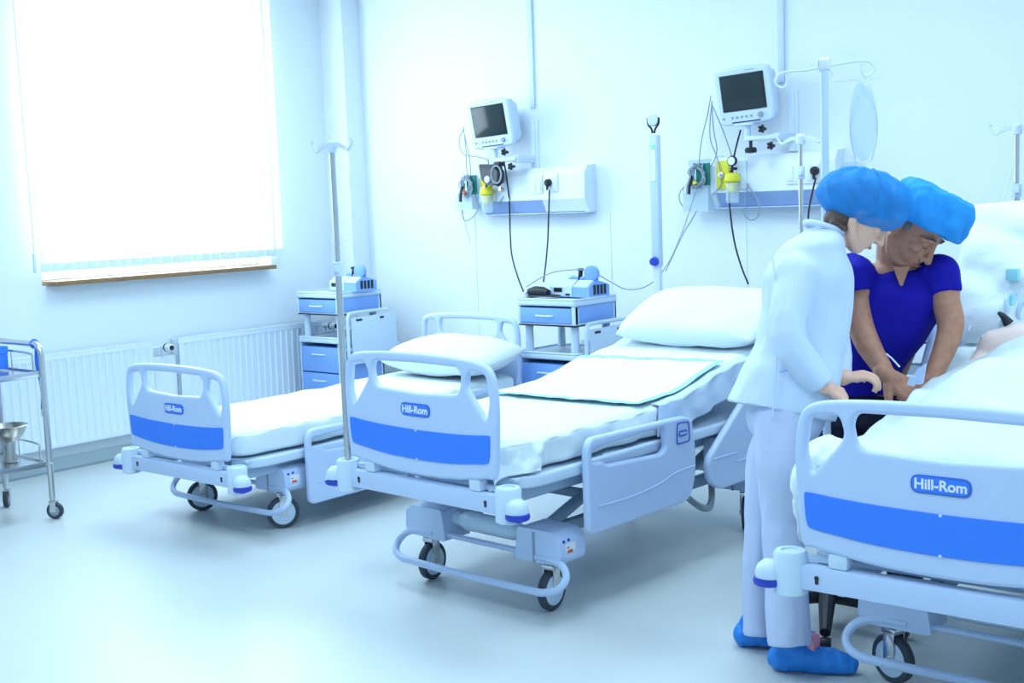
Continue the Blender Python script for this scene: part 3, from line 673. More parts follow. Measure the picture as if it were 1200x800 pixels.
def gas_jar(u, v, label):
    q = X(u, v); J = empty('flow_meter', (q.x, yq-.06, q.z), 0, label, 'medical device', 'oxygen flow meters')
    MB().lathe([(.030, 0), (.045, .01), (.048, .03), (.040, .055), (.015, .06)], (0, 0, 0)).build('lid', 'yellow', J)
    MB().lathe([(.036, -.12), (.040, -.11), (.040, 0), (.038, .001)], (0, 0, 0)).build('water_jar', 'clear', J)
    MB().box((-.022, -.022, -.055), (.022, .022, -.005), .004).build('float_tube', 'yellow', J)
    MB().cyl((0, 0, .055), (0, .0, .10), .008).cyl((0, 0, .085), (0, .072, .085), .009).build('stem', 'black', J)
    MB().lathe([(.001, -.012), (.03, -.012), (.032, 0), (.03, .006), (.001, .007)], (0, -.0, .13), (0, -1, 0)).build('pressure_dial', 'black', J)
    MB().lathe([(.024, .006), (.024, .010), (.001, .011)], (0, -.0, .13), (0, -1, 0)).build('dial_face', 'wall', J)
    return J
gas_jar(577, 229, 'yellow-lidded flow meter with clear jar under the left monitor')
gas_jar(864, 214, 'yellow-lidded flow meter with clear jar under the right monitor')
# clear glove/lead holders at the left of each panel
for (u0, v0, u1, v1, lab) in ((534, 206, 552, 246, 'clear holder with tangled leads left of the left service panel'), (801, 186, 829, 248, 'clear holder with tangled leads left of the right service panel')):
    a = py(u0, v1, YB-.15); c = py(u1, v0, YB-.15); mid = (a+c)/2
    Hh = empty('lead_holder', (mid.x, YB-.13, a.z), 0, lab, 'holder', 'clear lead holders on the back wall')
    w2 = (c.x-a.x)/2; h2 = c.z-a.z
    MB().box((-w2, .045, 0), (w2, .06, h2), .004).build('back_plate', 'clearc', Hh)
    MB().box((-w2, -.02, 0), (w2, -.017, h2*.45), .001).box((-w2, -.02, 0), (-w2+.003, .045, h2*.45)).box((w2-.003, -.02, 0), (w2, .045, h2*.45)).build('pocket', 'clear', Hh)
# monitors on arms
def make_monitor(cx_, cz, label, corners):
    q = V((cx_, YB-.22, cz))
    Mo = empty('patient_monitor', (cx_, YB, cz), 0, label, 'monitor', 'patient monitors on wall arms')
    # screen frame basis: tilted and turned toward the room
    bl_, br, tl = corners['bl'], corners['br'], corners['tl']
    # face normal toward camera and slightly down, yawed left
    yw = .08; ex = V((math.cos(yw), math.sin(yw), 0)); n = V((math.sin(yw), -math.cos(yw), -.16)).normalized()
    ez = ex.cross(-n).normalized(); ez = -ez if ez.z < 0 else ez
    roll = .05; ex2 = ex*math.cos(roll)+ez*math.sin(roll); ez2 = -ex*math.sin(roll)+ez*math.cos(roll)
    B = Matrix(((ex2.x, n.x, ez2.x, 0), (ex2.y, n.y, ez2.y, 0), (ex2.z, n.z, ez2.z, 0), (0, 0, 0, 1)))  # local x right, y out of face, z up
    B = Matrix.Translation((0, -.24, 0)) @ B
    W, Hh = .175, .160
    def P(nm, mb, m, par=Mo, sm=35):
        bmesh.ops.transform(mb.bm, matrix=B, verts=mb.bm.verts); return mb.build(nm, m, par, sm)
    me = plate_mesh(smooth2([(-W, -Hh*.75), (-W-.004, 0), (-W, Hh*.8), (-W*.8, Hh), (0, Hh+.012), (W*.8, Hh), (W, Hh*.8), (W+.004, 0), (W, -Hh*.75), (W*.82, -Hh), (0, -Hh-.004), (-W*.82, -Hh)], 4), [], .05, .015)
    me.transform(Matrix(((1, 0, 0, 0), (0, 0, 1, 0), (0, 1, 0, 0), (0, 0, 0, 1)))); me.transform(B)
    body = link_mesh('front_bezel', me, M['mon'], Mo, 50)
    mb = MB()
    ring = lambda w_, h_, y, zc: [mb.bm.verts.new((sx*w_, y, zc+sz*h_)) for sx, sz in ((-1, -1), (1, -1), (1, 1), (-1, 1))]
    r0 = ring(W*.95, Hh*.95, -.015, 0); r1_ = ring(W*.93, Hh*.9, -.10, .0); r2_ = ring(W*.60, Hh*.62, -.19, -.01)
    for A, C in ((r0, r1_), (r1_, r2_)):
        for k in range(4): mb.bm.faces.new((A[k], A[(k+1) % 4], C[(k+1) % 4], C[k]))
    mb.bm.faces.new(r0[::-1]); mb.bm.faces.new(r2_)
    bmesh.ops.bevel(mb.bm, geom=list(mb.bm.edges), offset=.02, segments=3, affect='EDGES')
    P('rear_housing', mb, 'mon')
    P('screen_rim', MB().box((-.138, .022, -.082), (.140, .030, .130), .004), 'black', body)
    P('screen', MB().box((-.130, .0301, -.075), (.132, .033, .123), .002), 'screen', body)
    for k in range(5): P('button', MB().lathe([(.008, 0), (.008, .004), (.001, .005)], (-.085+k*.030, .025, -.118), (0, 1, 0), 12), 'grey', body)
    P('power_button', MB().lathe([(.008, 0), (.008, .004), (.001, .005)], (-.14, .025, -.118), (0, 1, 0), 12), 'grey', body)
    P('dial_knob', MB().lathe([(.016, 0), (.015, .014), (.001, .015)], (.095, .025, -.116), (0, 1, 0), 18), 'grey', body)
    P('bottom_strip', MB().box((-.09, .020, -.150), (.09, .028, -.144)), 'black', body)
    P('maker_mark', MB().box((.03, .0245, .144), (.09, .026, .149)), 'grey', body)
    # bracket
    x1 = .19
    MB().box((x1-.03, -.02, -.33), (x1+.035, 0, .02), .003).box((x1-.012, -.035, -.33), (x1+.018, -.02, .02), .003).build('wall_track', 'rad', Mo)
    MB().box((.0, -.24, -.262), (x1+.01, -.19, -.235), .006).box((x1-.03, -.22, -.275), (x1+.02, -.03, -.225), .006).build('swing_arm', 'duct', Mo)
    MB().cyl((.0, -.215, -.26), (.0, -.215, -.16), .02).build('pivot', 'bedw', Mo)
    MB().box((-.06, -.26, -.172), (.06, -.17, -.160), .003).build('mount_plate', 'bedw', Mo)
    for px_, pz_ in ((.115, -.20), (.17, -.30)):
        kb = MB().cyl((px_, -.215, pz_), (px_, -.25, pz_), .010)
        for k in range(5):
            a = 2*PI*k/5; kb.sph((px_+.016*math.cos(a), -.255, pz_+.016*math.sin(a)), .010, 8)
        kb.build('clamp_knob', 'black', Mo)
    return Mo
t1 = py(576, 145, YB-.24); t2 = py(873, 112, YB-.24)
make_monitor(t1.x, t1.z, 'left patient monitor on a wall arm, dark screen, above the bed nearest the window', dict(bl=0, br=0, tl=0))
mo2 = make_monitor(t2.x, t2.z, 'right patient monitor on a wall arm, beside the white drip stand', dict(bl=0, br=0, tl=0))
kb = MB().cyl((.02, -.215, -.26), (.02, -.215, -.31), .010).lathe([(.012, 0), (.034, .004), (.036, .022), (.028, .034), (.001, .035)], (.02, -.215, -.335))
kb.build('clamp_knob', 'black', mo2)

# cables on the wall
def cable(name, pts, r, m, label, y=YB-.14, group=None, cat='cable', sm=6, ys=None):
    P_ = [py(u, v, y if ys is None else ys[i]) for i, (u, v) in enumerate(pts)]
    o = MB().tube(P_, r, smooth=sm, seg=7).build(name, m); return tag(o, label, cat, group)
def plug(u, v, label):
    q = X(u, v); p = empty('power_plug', (q.x, yq-.01, q.z), 0, label, 'plug', 'black power plugs')
    MB().lathe([(.024, 0), (.026, .01), (.024, .03), (.016, .04), (.001, .042)], (0, 0, 0), (0, -1, 0), 16).cyl((0, -.025, -.01), (0, -.03, -.05), .012, .006).build('plug_body', 'black', p)
    return q
plug(645, 214, 'black power plug in the left service panel'); plug(957, 200, 'black power plug in the right service panel, above the person in white')
cable('power_cable', [(644, 222), (643, 250), (642, 280), (640, 305), (637, 330)], .0055, 'black', 'black power cable hanging straight from the plug to the cabinet pump', ys=[yq-.03, yq-.02, yq-.02, 6.45, 6.32])
cable('power_cable', [(590, 186), (594, 210), (597, 240), (598, 275), (600, 300), (607, 325), (614, 343)], .0055, 'black', 'black power cable running down from the left monitor to the cabinet', ys=[yq-.05, yq-.03, yq, yq, 6.5, 6.3, 6.12])
cable('power_cable', [(868, 152), (862, 175), (855, 210), (855, 240), (860, 280), (868, 310), (877, 333)], .0055, 'black', 'black power cable curving from the right monitor down to the bed head', y=yq-.04)
cable('power_cable', [(956, 208), (952, 225), (948, 245), (947, 262)], .0055, 'black', 'black power cable dropping from the plug behind the person in white', y=yq-.04)
LG = 'grey monitor leads'
cable('sensor_lead', [(543, 148), (546, 175), (548, 205), (560, 235), (572, 252), (582, 243), (590, 230)], .0036, 'cable', 'grey lead looping under the left flow meter', group=LG)
cable('sensor_lead', [(543, 152), (550, 185), (553, 215), (560, 245), (545, 259), (541, 240), (545, 215)], .0036, 'cable', 'grey lead looping below the left lead holder', group=LG)
cable('sensor_lead', [(544, 150), (538, 165), (543, 180), (560, 184), (571, 187), (572, 195)], .0035, 'cable', 'grey lead bowed out left of the left monitor', group=LG)
cable('sensor_lead', [(541, 240), (545, 262), (551, 285)], .0018, 'cable', 'thin lead hanging below the left lead holder', group=LG)
cable('sensor_lead', [(833, 112), (829, 135), (822, 165), (819, 200), (820, 235), (812, 255), (800, 275), (780, 318)], .0035, 'cable', 'grey lead falling from the right monitor past the holder to the bed', group=LG, ys=[yq, yq, yq, yq, yq, yq, 6.4, 6.25])
cable('sensor_lead', [(834, 118), (836, 150), (840, 175), (836, 190), (828, 200)], .0038, 'cable', 'grey lead curving back to the right lead holder', group=LG)
cable('sensor_lead', [(834, 122), (848, 155), (860, 190)], .0038, 'cable', 'straight grey lead from right monitor to the flow meter', group=LG)
cable('sensor_lead', [(834, 120), (832, 160), (842, 190), (845, 215), (835, 228)], .0038, 'cable', 'grey lead hooked under the right gas outlet', group=LG)
cable('sensor_lead', [(875, 215), (888, 235), (889, 252), (880, 258), (872, 250), (874, 232), (877, 215)], .0038, 'cable', 'grey lead forming a teardrop loop under the right flow meter', group=LG)
cable('sensor_lead', [(804, 216), (796, 228), (799, 240), (810, 244), (817, 236), (812, 222)], .0038, 'cable', 'grey lead forming a round loop at the right lead holder', group=LG)
for (cu_, cv_, lab) in ((548, 218, 'bundle of tangled grey leads in the left holder'), (818, 206, 'bundle of coiled grey leads in the right holder')):
    bq = py(cu_, cv_, YB-.17); Bn = empty('lead_bundle', bq, 0, lab, 'cable', 'lead bundles')
    for k in range(9):
        a0 = random.random()*6; rx = random.uniform(.03, .06); rz_ = random.uniform(.045, .08); ty = random.uniform(-.02, .0)
        MB().tube([V((rx*math.cos(a0+t)+.012*math.sin(3*t+k), ty+.008*math.sin(2*t+k), rz_*math.sin(a0+t)+.3*rx*math.cos(t))) for t in [i*2*PI/14 for i in range(14)]], .0042, closed=True, seg=6).build('lead_coil', 'cable', Bn)
    for k in range(3):
        MB().tube([(-.03-.01*k, -.02, 0), (-.05-.015*k, -.02, -.06), (-.055-.012*k, -.02, -.11)], .006 if k else .009, seg=7).build('lead_clip', ('black', 'grey', 'white')[k], Bn)
    MB().box((-.02, .01, -.06), (.075, .02, .075), .002).build('green_card', 'green', Bn)
    MB().cyl((-.01, -.03, -.035), (-.0, -.03, -.05), .012).build('orange_clip', 'orange' if cu_ < 600 else 'yellow', Bn)
# cuff in its basket at the left panel
cf = py(577, 205, YB-.22); C_ = empty('cuff_holder', cf, 0, 'dark olive cuff with hose coil hanging under the left monitor', 'medical cuff')
MB().prism(rpoly([(-.09, .08), (.03, .07), (.08, .02), (.07, -.06), (-.02, -.075), (-.07, -.03)], .02), -.04, .04).build('cuff_case', 'olive', C_)
MB().prism(rpoly([(-.08, .075), (.03, .065), (.02, .045), (-.06, .05)], .008), -.043, -.035).build('case_opening', 'black', C_)
MB().lathe([(.024, 0), (.026, .006), (.022, .012), (.001, .013)], (-.01, -.04, -.03), (0, -1, 0)).build('gauge_face', 'mon', C_)
for k in range(3): MB().tube([V((.07+.045*math.cos(t), -.04+.008*k, .0+(.06+.008*k)*math.sin(t))) for t in [i*2*PI/16 for i in range(16)]], .006, closed=True, seg=7).build('hose_coil', 'black' if k else 'grey', C_)
MB().box((.045, -.04, .055), (.10, .02, .085), .008).build('strap_clip', 'black', C_)
tag(cable('hook_cable', [(572, 187), (573, 200)], .004, 'cable', 'short grey cable into the olive cuff case', group=LG))

# ------------------------------------------------------------------ drip poles
def drip_pole(x, y, z0, z1, label, r=.0125, mid=None, grp='steel drip poles with plastic hooks', hooks=True, rz=0., steel='steel', lean=(0, 0)):
    D = empty('drip_pole', (x, y, z0), rz, label, 'drip stand', grp)
    h = z1-z0; lx, ly = lean
    mz = mid if mid else h*.55
    P0 = V((0, 0, 0)); P1 = V((lx*mz/h, ly*mz/h, mz)); P2 = V((lx, ly, h))
    MB().cyl(P0, P1, r, seg=14).build('lower_tube', steel, D)
    MB().cyl(P1, P2, r*.78, seg=14).build('upper_tube', steel, D)
    MB().lathe([(r+.004, -.03), (r+.008, -.028), (r+.008, .028), (r+.004, .03)], P1, (0, 0, 1), 16).box((P1.x, -.03, P1.z-.012), (P1.x+.02, -.01, P1.z+.014), .003).build('height_clamp', 'bedw', D)
    if hooks:
        t = P2
        hd = MB().lathe([(.012, -.03), (.02, -.028), (.022, .01), (.014, .02), (.001, .022)], t, (0, 0, 1), 16).build('hook_head', 'duct', D)
        for s in (-1, 1):
            MB().prism(rpoly([(t.x, t.z+.012), (t.x+s*.05, t.z+.010), (t.x+s*.085, t.z-.008), (t.x+s*.082, t.z-.022), (t.x+s*.045, t.z-.008), (t.x, t.z-.012)], .004, 2), t.y-.006, t.y+.006).build('hook_arm', 'duct', hd)
            MB().tube([(t.x+s*.080, t.y, t.z-.014), (t.x+s*.095, t.y, t.z-.024), (t.x+s*.122, t.y, t.z+.010), (t.x+s*.112, t.y, t.z+.022)], .005, smooth=3, seg=8).build('hook_tip', 'duct', hd)
    return D
p0 = bl2w(2, (-.455, .02, .585)); top = py(388, 170, 3.38)
drip_pole(p0.x, p0.y, .5815, 1.885, 'tall steel drip pole standing in the foot corner of the middle bed', .014, .80)
q = py(938, 162, 5.35); drip_pole(q.x, q.y, .0, q.z, 'thin drip pole with plastic hooks, beside the thicker white stand', .011, 1.72)
MB().lathe([(.2, 0), (.2, .02), (.05, .05), (.02, .06), (.001, .06)], (q.x, q.y, 0)).build('x', 'bed')
bpy.data.objects['x'].name = 'stand_base'; sb = bpy.data.objects['stand_base']; sb.parent = [o for o in COL.objects if o.name.startswith('drip_pole')][-1]; sb.location = (-q.x, -q.y, 0)
q = py(1192, 150, 5.72); drip_pole(q.x, q.y, 0, q.z, 'steel drip pole at the head of the occupied bed, right edge', .014, 1.6)
D3 = [o for o in COL.objects if o.name.startswith('drip_pole') and o.parent is None][-1]
MB().box((-.2, -.03, 0), (.2, .03, .04), .01).box((-.03, -.2, 0), (.03, .2, .04), .01).build('stand_foot', 'bed', D3)
# white stand with wire arms and the infusion set
q = py(966, 72, 4.12); ws = empty('drip_stand', (q.x, q.y, 0), 0, 'white drip stand on a black star base, its wire arms holding an infusion bag', 'drip stand')
MB().cyl((0, 0, .03), (0, 0, q.z), .0145, seg=16).build('tube', 'bedw', ws)
for k in range(5):
    a = k*2*PI/5+3.86
    MB().tube([(0, 0, .13), (.12*math.cos(a), .12*math.sin(a), .12), (.265*math.cos(a), .265*math.sin(a), .07)], [.036, .030, .020], seg=10).build('base_arm', 'black', ws)
    MB().lathe([(.001, -.02), (.024, -.02), (.028, -.01), (.028, .01), (.024, .02), (.001, .02)], (.275*math.cos(a), .275*math.sin(a), .028), (-math.sin(a), math.cos(a), 0), 16).build('caster', 'black', ws)
ex = CR.copy(); ex.z = 0; ex.normalize()
def sp(du, dv): return ex*(du*.0031)+V((0, 0, q.z-dv*.0031))
wr = .0042
MB().tube([sp(-1, 6), sp(-20, 9), sp(-41, 10), sp(-53, 13), sp(-57, 22), sp(-50, 28), sp(-44, 25), sp(-43, 14)], wr, smooth=5, seg=8).build('wire_arm', 'rad', ws)
MB().tube([sp(1, 6), sp(20, 3), sp(42, 1), sp(53, 3), sp(58, 10), sp(53, 17), sp(46, 18), sp(43, 12), sp(43, 4)], wr, smooth=5, seg=8).build('wire_arm', 'rad', ws)
MB().tube([sp(0, 14), sp(-7, 8), sp(-7, -2), sp(-2, -4), sp(0, 2), sp(4, -4), sp(7, -2), sp(6, 8), sp(9, 14), sp(6, 18)], wr, smooth=5, seg=8).build('wire_loop', 'white', ws)
MB().lathe([(.017, -.03), (.020, -.025), (.020, .005), (.012, .012), (.001, .013)], (0, 0, q.z)).build('top_cap', 'white', ws)
# infusion bags
ib = sp(44, 18)+V((q.x, q.y, 0)); IB = empty('infusion_bag', ib, 0, 'clear infusion bag and tubing hanging on the wire arm above the person in white', 'infusion bag')
def bagfn(u, v):
    a = 2*PI*u; k = math.sin(PI*min(1, max(0, v)))**.45
    wv = (.015+.075*k) if v > 0 else .02
    x = wv*.5*math.cos(a)*1.1; d = .016*k*math.sin(a)+.004*noise.noise(V((u*6, v*9, 1)))
    p = ex*x+V((-ex.y, ex.x, 0))*d; return p+V((0, 0, -.02-.28*v))
me = grid_mesh(24, 30, bagfn, True); link_mesh('bag', me, M['bag'], IB, 180)
MB().tube([(0, 0, .0), ex*.014+V((0, 0, -.01)), ex*.012+V((0, 0, -.03))], .003, seg=6).build('hanging_loop', 'white', IB)
MB().cyl((0, 0, -.31), (0, 0, -.36), .014).cyl((0, 0, -.29), (0, 0, -.31), .006).build('drip_chamber', 'clear', IB)
MB().tube([V((0, 0, -.05)), ex*.045+V((0, 0, -.12)), ex*.05+V((0, 0, -.22)), ex*.03+V((0, 0, -.3))], .003, smooth=5, seg=6).tube([V((0, 0, -.03)), ex*-.03+V((0, 0, -.12)), ex*-.045+V((0, 0, -.2)), ex*-.02+V((0, 0, -.33)), ex*.0+V((0, 0, -.45))], .003, smooth=5, seg=6).build('tubing', 'clearc', IB)
MB().box(ex*-.06+V((-.02, -.01, -.44)), ex*-.03+V((.02, .012, -.30)), .008).build('roller_clamp', 'bag', IB)
# slim vertical lamp pole at the head of the middle bed
q0 = py(771, 334, 5.70); q1 = py(768, 140, 5.62)
lp = empty('reading_lamp', (q0.x, q0.y, .45), 0, 'slim upright white lamp pole with a blue knob at the middle bed head', 'lamp')
def lz(v): return py(769, v, 5.70).z-.45
MB().box((-.022, -.015, 0), (.022, .015, lz(306)), .006).build('lower_sleeve', 'duct', lp)
MB().box((-.027, -.02, lz(312)), (.027, .02, lz(158)), .008).build('column', 'bed', lp)
MB().box((-.016, -.024, lz(212)), (.016, -.019, lz(170)), .006).build('light_window', 'wall', lp)
MB().lathe([(.024, 0), (.026, .01), (.02, .03), (.001, .032)], (0, -.02, lz(306)), (0, -1, 0)).build('clamp_knob', 'deep', lp)
MB().lathe([(.014, 0), (.014, .008), (.001, .009)], (0, -.022, lz(172)), (0, -1, 0)).build('switch_button', M['teal'], lp)
MB().tube([(-.006, -.01, lz(156)), (-.012, -.01, lz(151)), (-.034, -.01, lz(145)), (-.036, -.01, lz(138))], .006, smooth=4, seg=8).tube([(.006, -.01, lz(156)), (.012, -.01, lz(151)), (.034, -.01, lz(145)), (.036, -.01, lz(138))], .006, smooth=4, seg=8).build('swivel_fork', 'black', lp)
MB().lathe([(.001, -.02), (.028, -.018), (.033, 0), (.028, .018), (.001, .02)], (0, -.01, lz(141)), (.35, -1, 0)).build('lamp_head', 'duct', lp)
MB().box((-.03, -.03, .02), (.03, .03, .06), .006).build('bed_clamp', 'bedm', lp)

# ------------------------------------------------------------------ steel trolley
T = empty('instrument_trolley', (-6.41, 3.34, 0), 0, 'stainless steel two-shelf trolley on casters by the radiator', 'trolley')
A, Bx, yn = -.245, .265, -1.0
for yy in (0, yn):
    MB().tube([(A, yy, .115), (A, yy, .90), (A+.012, yy, .94), (A+.05, yy, .962), (Bx-.05, yy, .962), (Bx-.012, yy, .94), (Bx, yy, .90), (Bx, yy, .115)], .0165, seg=12).build('end_frame', 'steel', T)
for z in (.32, .815):
    s_ = MB().box((A+.014, yn+.02, z-.012), (Bx-.002, -.005, z-.006)).box((Bx-.014, yn, z-.028), (Bx, 0, z+.004), .002).box((A+.014, -.012, z-.028), (Bx, 0, z+.004), .002).box((A+.002, yn, z-.028), (A+.014, 0, z+.004), .002).build('shelf', 'steel', T)
    MB().tube([(A+.03, -.03, z), (A+.03, -.03, z+.07), (A+.06, -.03, z+.10), (Bx-.08, -.03, z+.10), (Bx-.04, -.03, z+.07), (Bx-.035, -.03, z)], .006, smooth=3, seg=8).cyl((.0, -.03, z), (.0, -.03, z+.10), .004, seg=8).build('guard_rail', 'steel', s_)
    for yy in (0,): MB().sph((Bx+.013, yy, z-.01), .008, 8).build('bolt', 'steel', s_)
for k, (xx, yy) in enumerate(((A, 0), (Bx, 0), (A, yn), (Bx, yn))):
    c = empty('caster', (xx, yy, 0), (.9, 2.2, .5, .5)[k]); c.parent = T
    MB().lathe([(.030, -.013), (.043, -.013), (.047, -.006), (.047, .006), (.043, .013), (.030, .013)], (0, -.01, .047), (1, 0, 0), 22).build('tyre', 'tyre', c)
    MB().lathe([(.001, -.016), (.012, -.016), (.028, -.0145), (.028, .0145), (.012, .016), (.001, .016)], (0, -.01, .047), (1, 0, 0), 20).build('wheel_disc', 'grey', c)
    MB().box((-.02, -.022, .04), (-.016, .012, .10), .001).box((.016, -.022, .04), (.02, .012, .10), .001).box((-.02, -.025, .094), (.02, .02, .102), .002).cyl((0, 0, .10), (0, 0, .125), .013).build('fork', 'steel', c)
bs = MB()
def strap(u, v):
    z = .955-.36*v; tw = math.sin(v*7)*.5
    return V((Bx-.055+.014*math.cos(tw)*(u-.5)*2-.01*math.sin(v*5), .015+.014*math.sin(tw)*(u-.5)*2, z))
o = link_mesh('tourniquet_strap', grid_mesh(4, 24, strap), M['blue'], None, 180); o.location = (-6.41+.03, 3.34+.006, 0); o.modifiers.new('s', 'SOLIDIFY').thickness = .002
tag(o, 'blue rubber strap hanging from the trolley handle', 'strap'); o.location.x -= .05
MB().tube([V((Bx-.055-.0, .0+.022*math.sin(t), .962+.022*math.cos(t))) for t in [i*2*PI/14 for i in range(14)]], .006, closed=True, seg=6).build('strap_loop', 'blue', o)
MB().box((Bx-.058, .008, .56), (Bx-.036, .016, .60), .002).build('strap_buckle', 'white', o)
bw = empty('steel_bowl', (-6.36, 3.23, .426), 0, 'steel bowl raised on a foot on the lower trolley shelf', 'bowl')
MB().lathe([(.03, 0), (.055, .012), (.085, .05), (.10, .085), (.108, .09), (.104, .093), (.096, .087), (.08, .053), (.05, .018), (.001, .008)], (0, 0, 0), (0, 0, 1), 32).build('bowl', 'steeld', bw)
MB().lathe([(.04, -.106), (.042, -.10), (.03, -.06), (.034, -.01), (.03, .0)], (0, 0, 0)).build('stand', 'steeld', bw)
tag(MB().box((-6.45, 3.03, .325), (-6.33, 3.11, .385), .008).build('gauze_box', 'white'), 'small white box on the lower trolley shelf in front of the bowl', 'box')
tag(MB().box((-6.46, 3.02, .386), (-6.30, 3.12, .415), .01).build('folded_cloth', 'deep'), 'folded dark blue cloth on the small white box', 'cloth')
tb = empty('glove_box', (-6.52, 3.20, .82), 0, 'bright blue carton on the top trolley shelf, cut by the left edge', 'box')
MB().box((-.09, -.10, 0), (.09, .10, .085), .003).build('carton', 'blue', tb); MB().box((-.092, -.10, .085), (.095, .102, .125), .003).build('carton_lid', 'blue', tb)

# ------------------------------------------------------------------ people: shapes fused into one continuous skin
class Blob:
    def __init__(s): s.bm = bmesh.new()
    def ell(s, c, r, mtx=None, seg=20):
        q = bmesh.ops.create_uvsphere(s.bm, u_segments=seg, v_segments=seg*2//3, radius=1)
        if not isinstance(r, (tuple, list)): r = (r, r, r)
        bmesh.ops.scale(s.bm, vec=r, verts=q['verts'])
        if mtx is not None: bmesh.ops.transform(s.bm, matrix=mtx, verts=q['verts'])
        bmesh.ops.translate(s.bm, vec=V(c), verts=q['verts']); return s
    def limb(s, pts, rs, seg=16, sm=4, end=True):
        P = crom([V(p) for p in pts], sm); R_ = []
        n = len(pts)
        for i in range(n-1):
            for k in range(sm): t = k/sm; R_.append(rs[i]*(1-t)+rs[i+1]*t)
        R_.append(rs[-1])
        m = MB(); m.bm.free(); m.bm = s.bm; m.tube(P, R_, seg=seg)
        s.ell(P[0], rs[0], seg=14)
        if end: s.ell(P[-1], rs[-1], seg=14)
        return s
    def loft(s, rings, seg=28, sm=4):
        """rings: (centre, half a, half b, dir a, dir b)"""
        n = len(rings); out = []
        C = crom([V(r[0]) for r in rings], sm)
        for i in range(n-1):
            for k in range(sm):
                t = k/sm; t2 = t*t*(3-2*t)
                A, B = rings[i], rings[i+1]
                out.append((C[i*sm+k], A[1]+(B[1]-A[1])*t2, A[2]+(B[2]-A[2])*t2, A[3].lerp(B[3], t), A[4].lerp(B[4], t)))
        L = rings[-1]; out.append((V(L[0]), L[1], L[2], L[3], L[4]))
        prev = None
        for c, a, b_, da, db in out:
            ring = []
            for k in range(seg):
                th = 2*PI*k/seg; ca, sa = math.cos(th), math.sin(th)
                ca = math.copysign(abs(ca)**.85, ca); sa = math.copysign(abs(sa)**.85, sa)
                ring.append(s.bm.verts.new(c+da*a*ca+db*b_*sa))
            if prev:
                for k in range(seg): s.bm.faces.new((prev[k], prev[(k+1) % seg], ring[(k+1) % seg], ring[k]))
            else: s.bm.faces.new(ring[::-1])
            prev = ring
        s.bm.faces.new(prev); return s
    def fuse(s, name, voxel, m, parent=None, smooth=6, disp=None, org=None):
        bmesh.ops.recalc_face_normals(s.bm, faces=s.bm.faces)
        if org is not None: bmesh.ops.translate(s.bm, vec=-V(org), verts=s.bm.verts)
        me = bpy.data.meshes.new(name); s.bm.to_mesh(me); s.bm.free()
        o = bpy.data.objects.new('tmp', me); COL.objects.link(o)
        r = o.modifiers.new('r', 'REMESH'); r.mode = 'VOXEL'; r.voxel_size = voxel
        sm = o.modifiers.new('s', 'SMOOTH'); sm.factor = .5; sm.iterations = smooth
        dg = bpy.context.evaluated_depsgraph_get(); dg.update(); m2_ = bpy.data.meshes.new_from_object(o.evaluated_get(dg))
        bpy.data.objects.remove(o); bpy.data.meshes.remove(me)
        if disp:
            ns = [v.normal.copy() for v in m2_.vertices]
            for v, n in zip(m2_.vertices, ns): v.co += n*disp(v.co+(V(org) if org is not None else V((0, 0, 0))))
        m2_.materials.clear()
        return link_mesh(name, m2_, M[m], parent, 180)
ER = CR.normalized(); EU = -CD.normalized(); ET = -CF.normalized()
def frame(f, u):
    f = V(f).normalized(); u = (V(u)-f*V(u).dot(f)).normalized(); s = u.cross(f)   # s = the person's left
    return f, u, s
def fmat(f, u, s): return Matrix(((f.x, s.x, u.x), (f.y, s.y, u.y), (f.z, s.z, u.z))).to_4x4()   # local x fwd, y left, z up
def head_shapes(B, c, f, u, s, k=1., fem=False):
    Mx = fmat(f, u, s)
    def L(x, y, z): return V(c)+(f*x+s*y+u*z)*k
    B.ell(L(-.012, 0, .035), (.094*k, .074*k, .088*k), Mx)                 # skull
    B.ell(L(.022, 0, -.03), (.066*k, .058*k, .082*k), Mx)                  # face
    B.ell(L(.060, 0, -.092), (.024*k, (.020 if fem else .026)*k, .020*k), Mx)       # chin
    for q in (-1, 1):
        B.limb([L(-.01, q*.056, -.05), L(.02, q*.046, -.083), L(.058, q*.014, -.098)], [.016*k, .017*k, .016*k])   # jaw
        B.ell(L(.060, q*.038, -.022), (.020*k, .020*k, .018*k), Mx)        # cheekbone
        B.limb([L(.079, q*.012, .022), L(.077, q*.034, .024), L(.062, q*.052, .012)], [.009*k, .010*k, .008*k], seg=10)    # brow
        B.ell(L(-.012, q*.076, -.012), (.017*k, .007*k, .028*k), Mx)       # ear
        B.ell(L(-.006, q*.074, -.030), (.009*k, .007*k, .011*k), Mx)
        B.ell(L(.071, q*.030, .002), (.011*k, .014*k, .010*k), Mx)         # closed lid
    B.limb([L(.082, 0, .018), L(.094, 0, -.008), L(.108, 0, -.034)], [.008*k, .009*k, .012*k], seg=12)             # nose
    for q in (-1, 1): B.ell(L(.093, q*.013, -.038), (.011*k, .008*k, .008*k), Mx)
    B.ell(L(.084, 0, -.062), (.010*k, .021*k, .006*k), Mx); B.ell(L(.081, 0, -.073), (.010*k, .018*k, .007*k), Mx)  # lips
    B.ell(L(.076, 0, -.052), (.014*k, .026*k, .012*k), Mx)
    return L
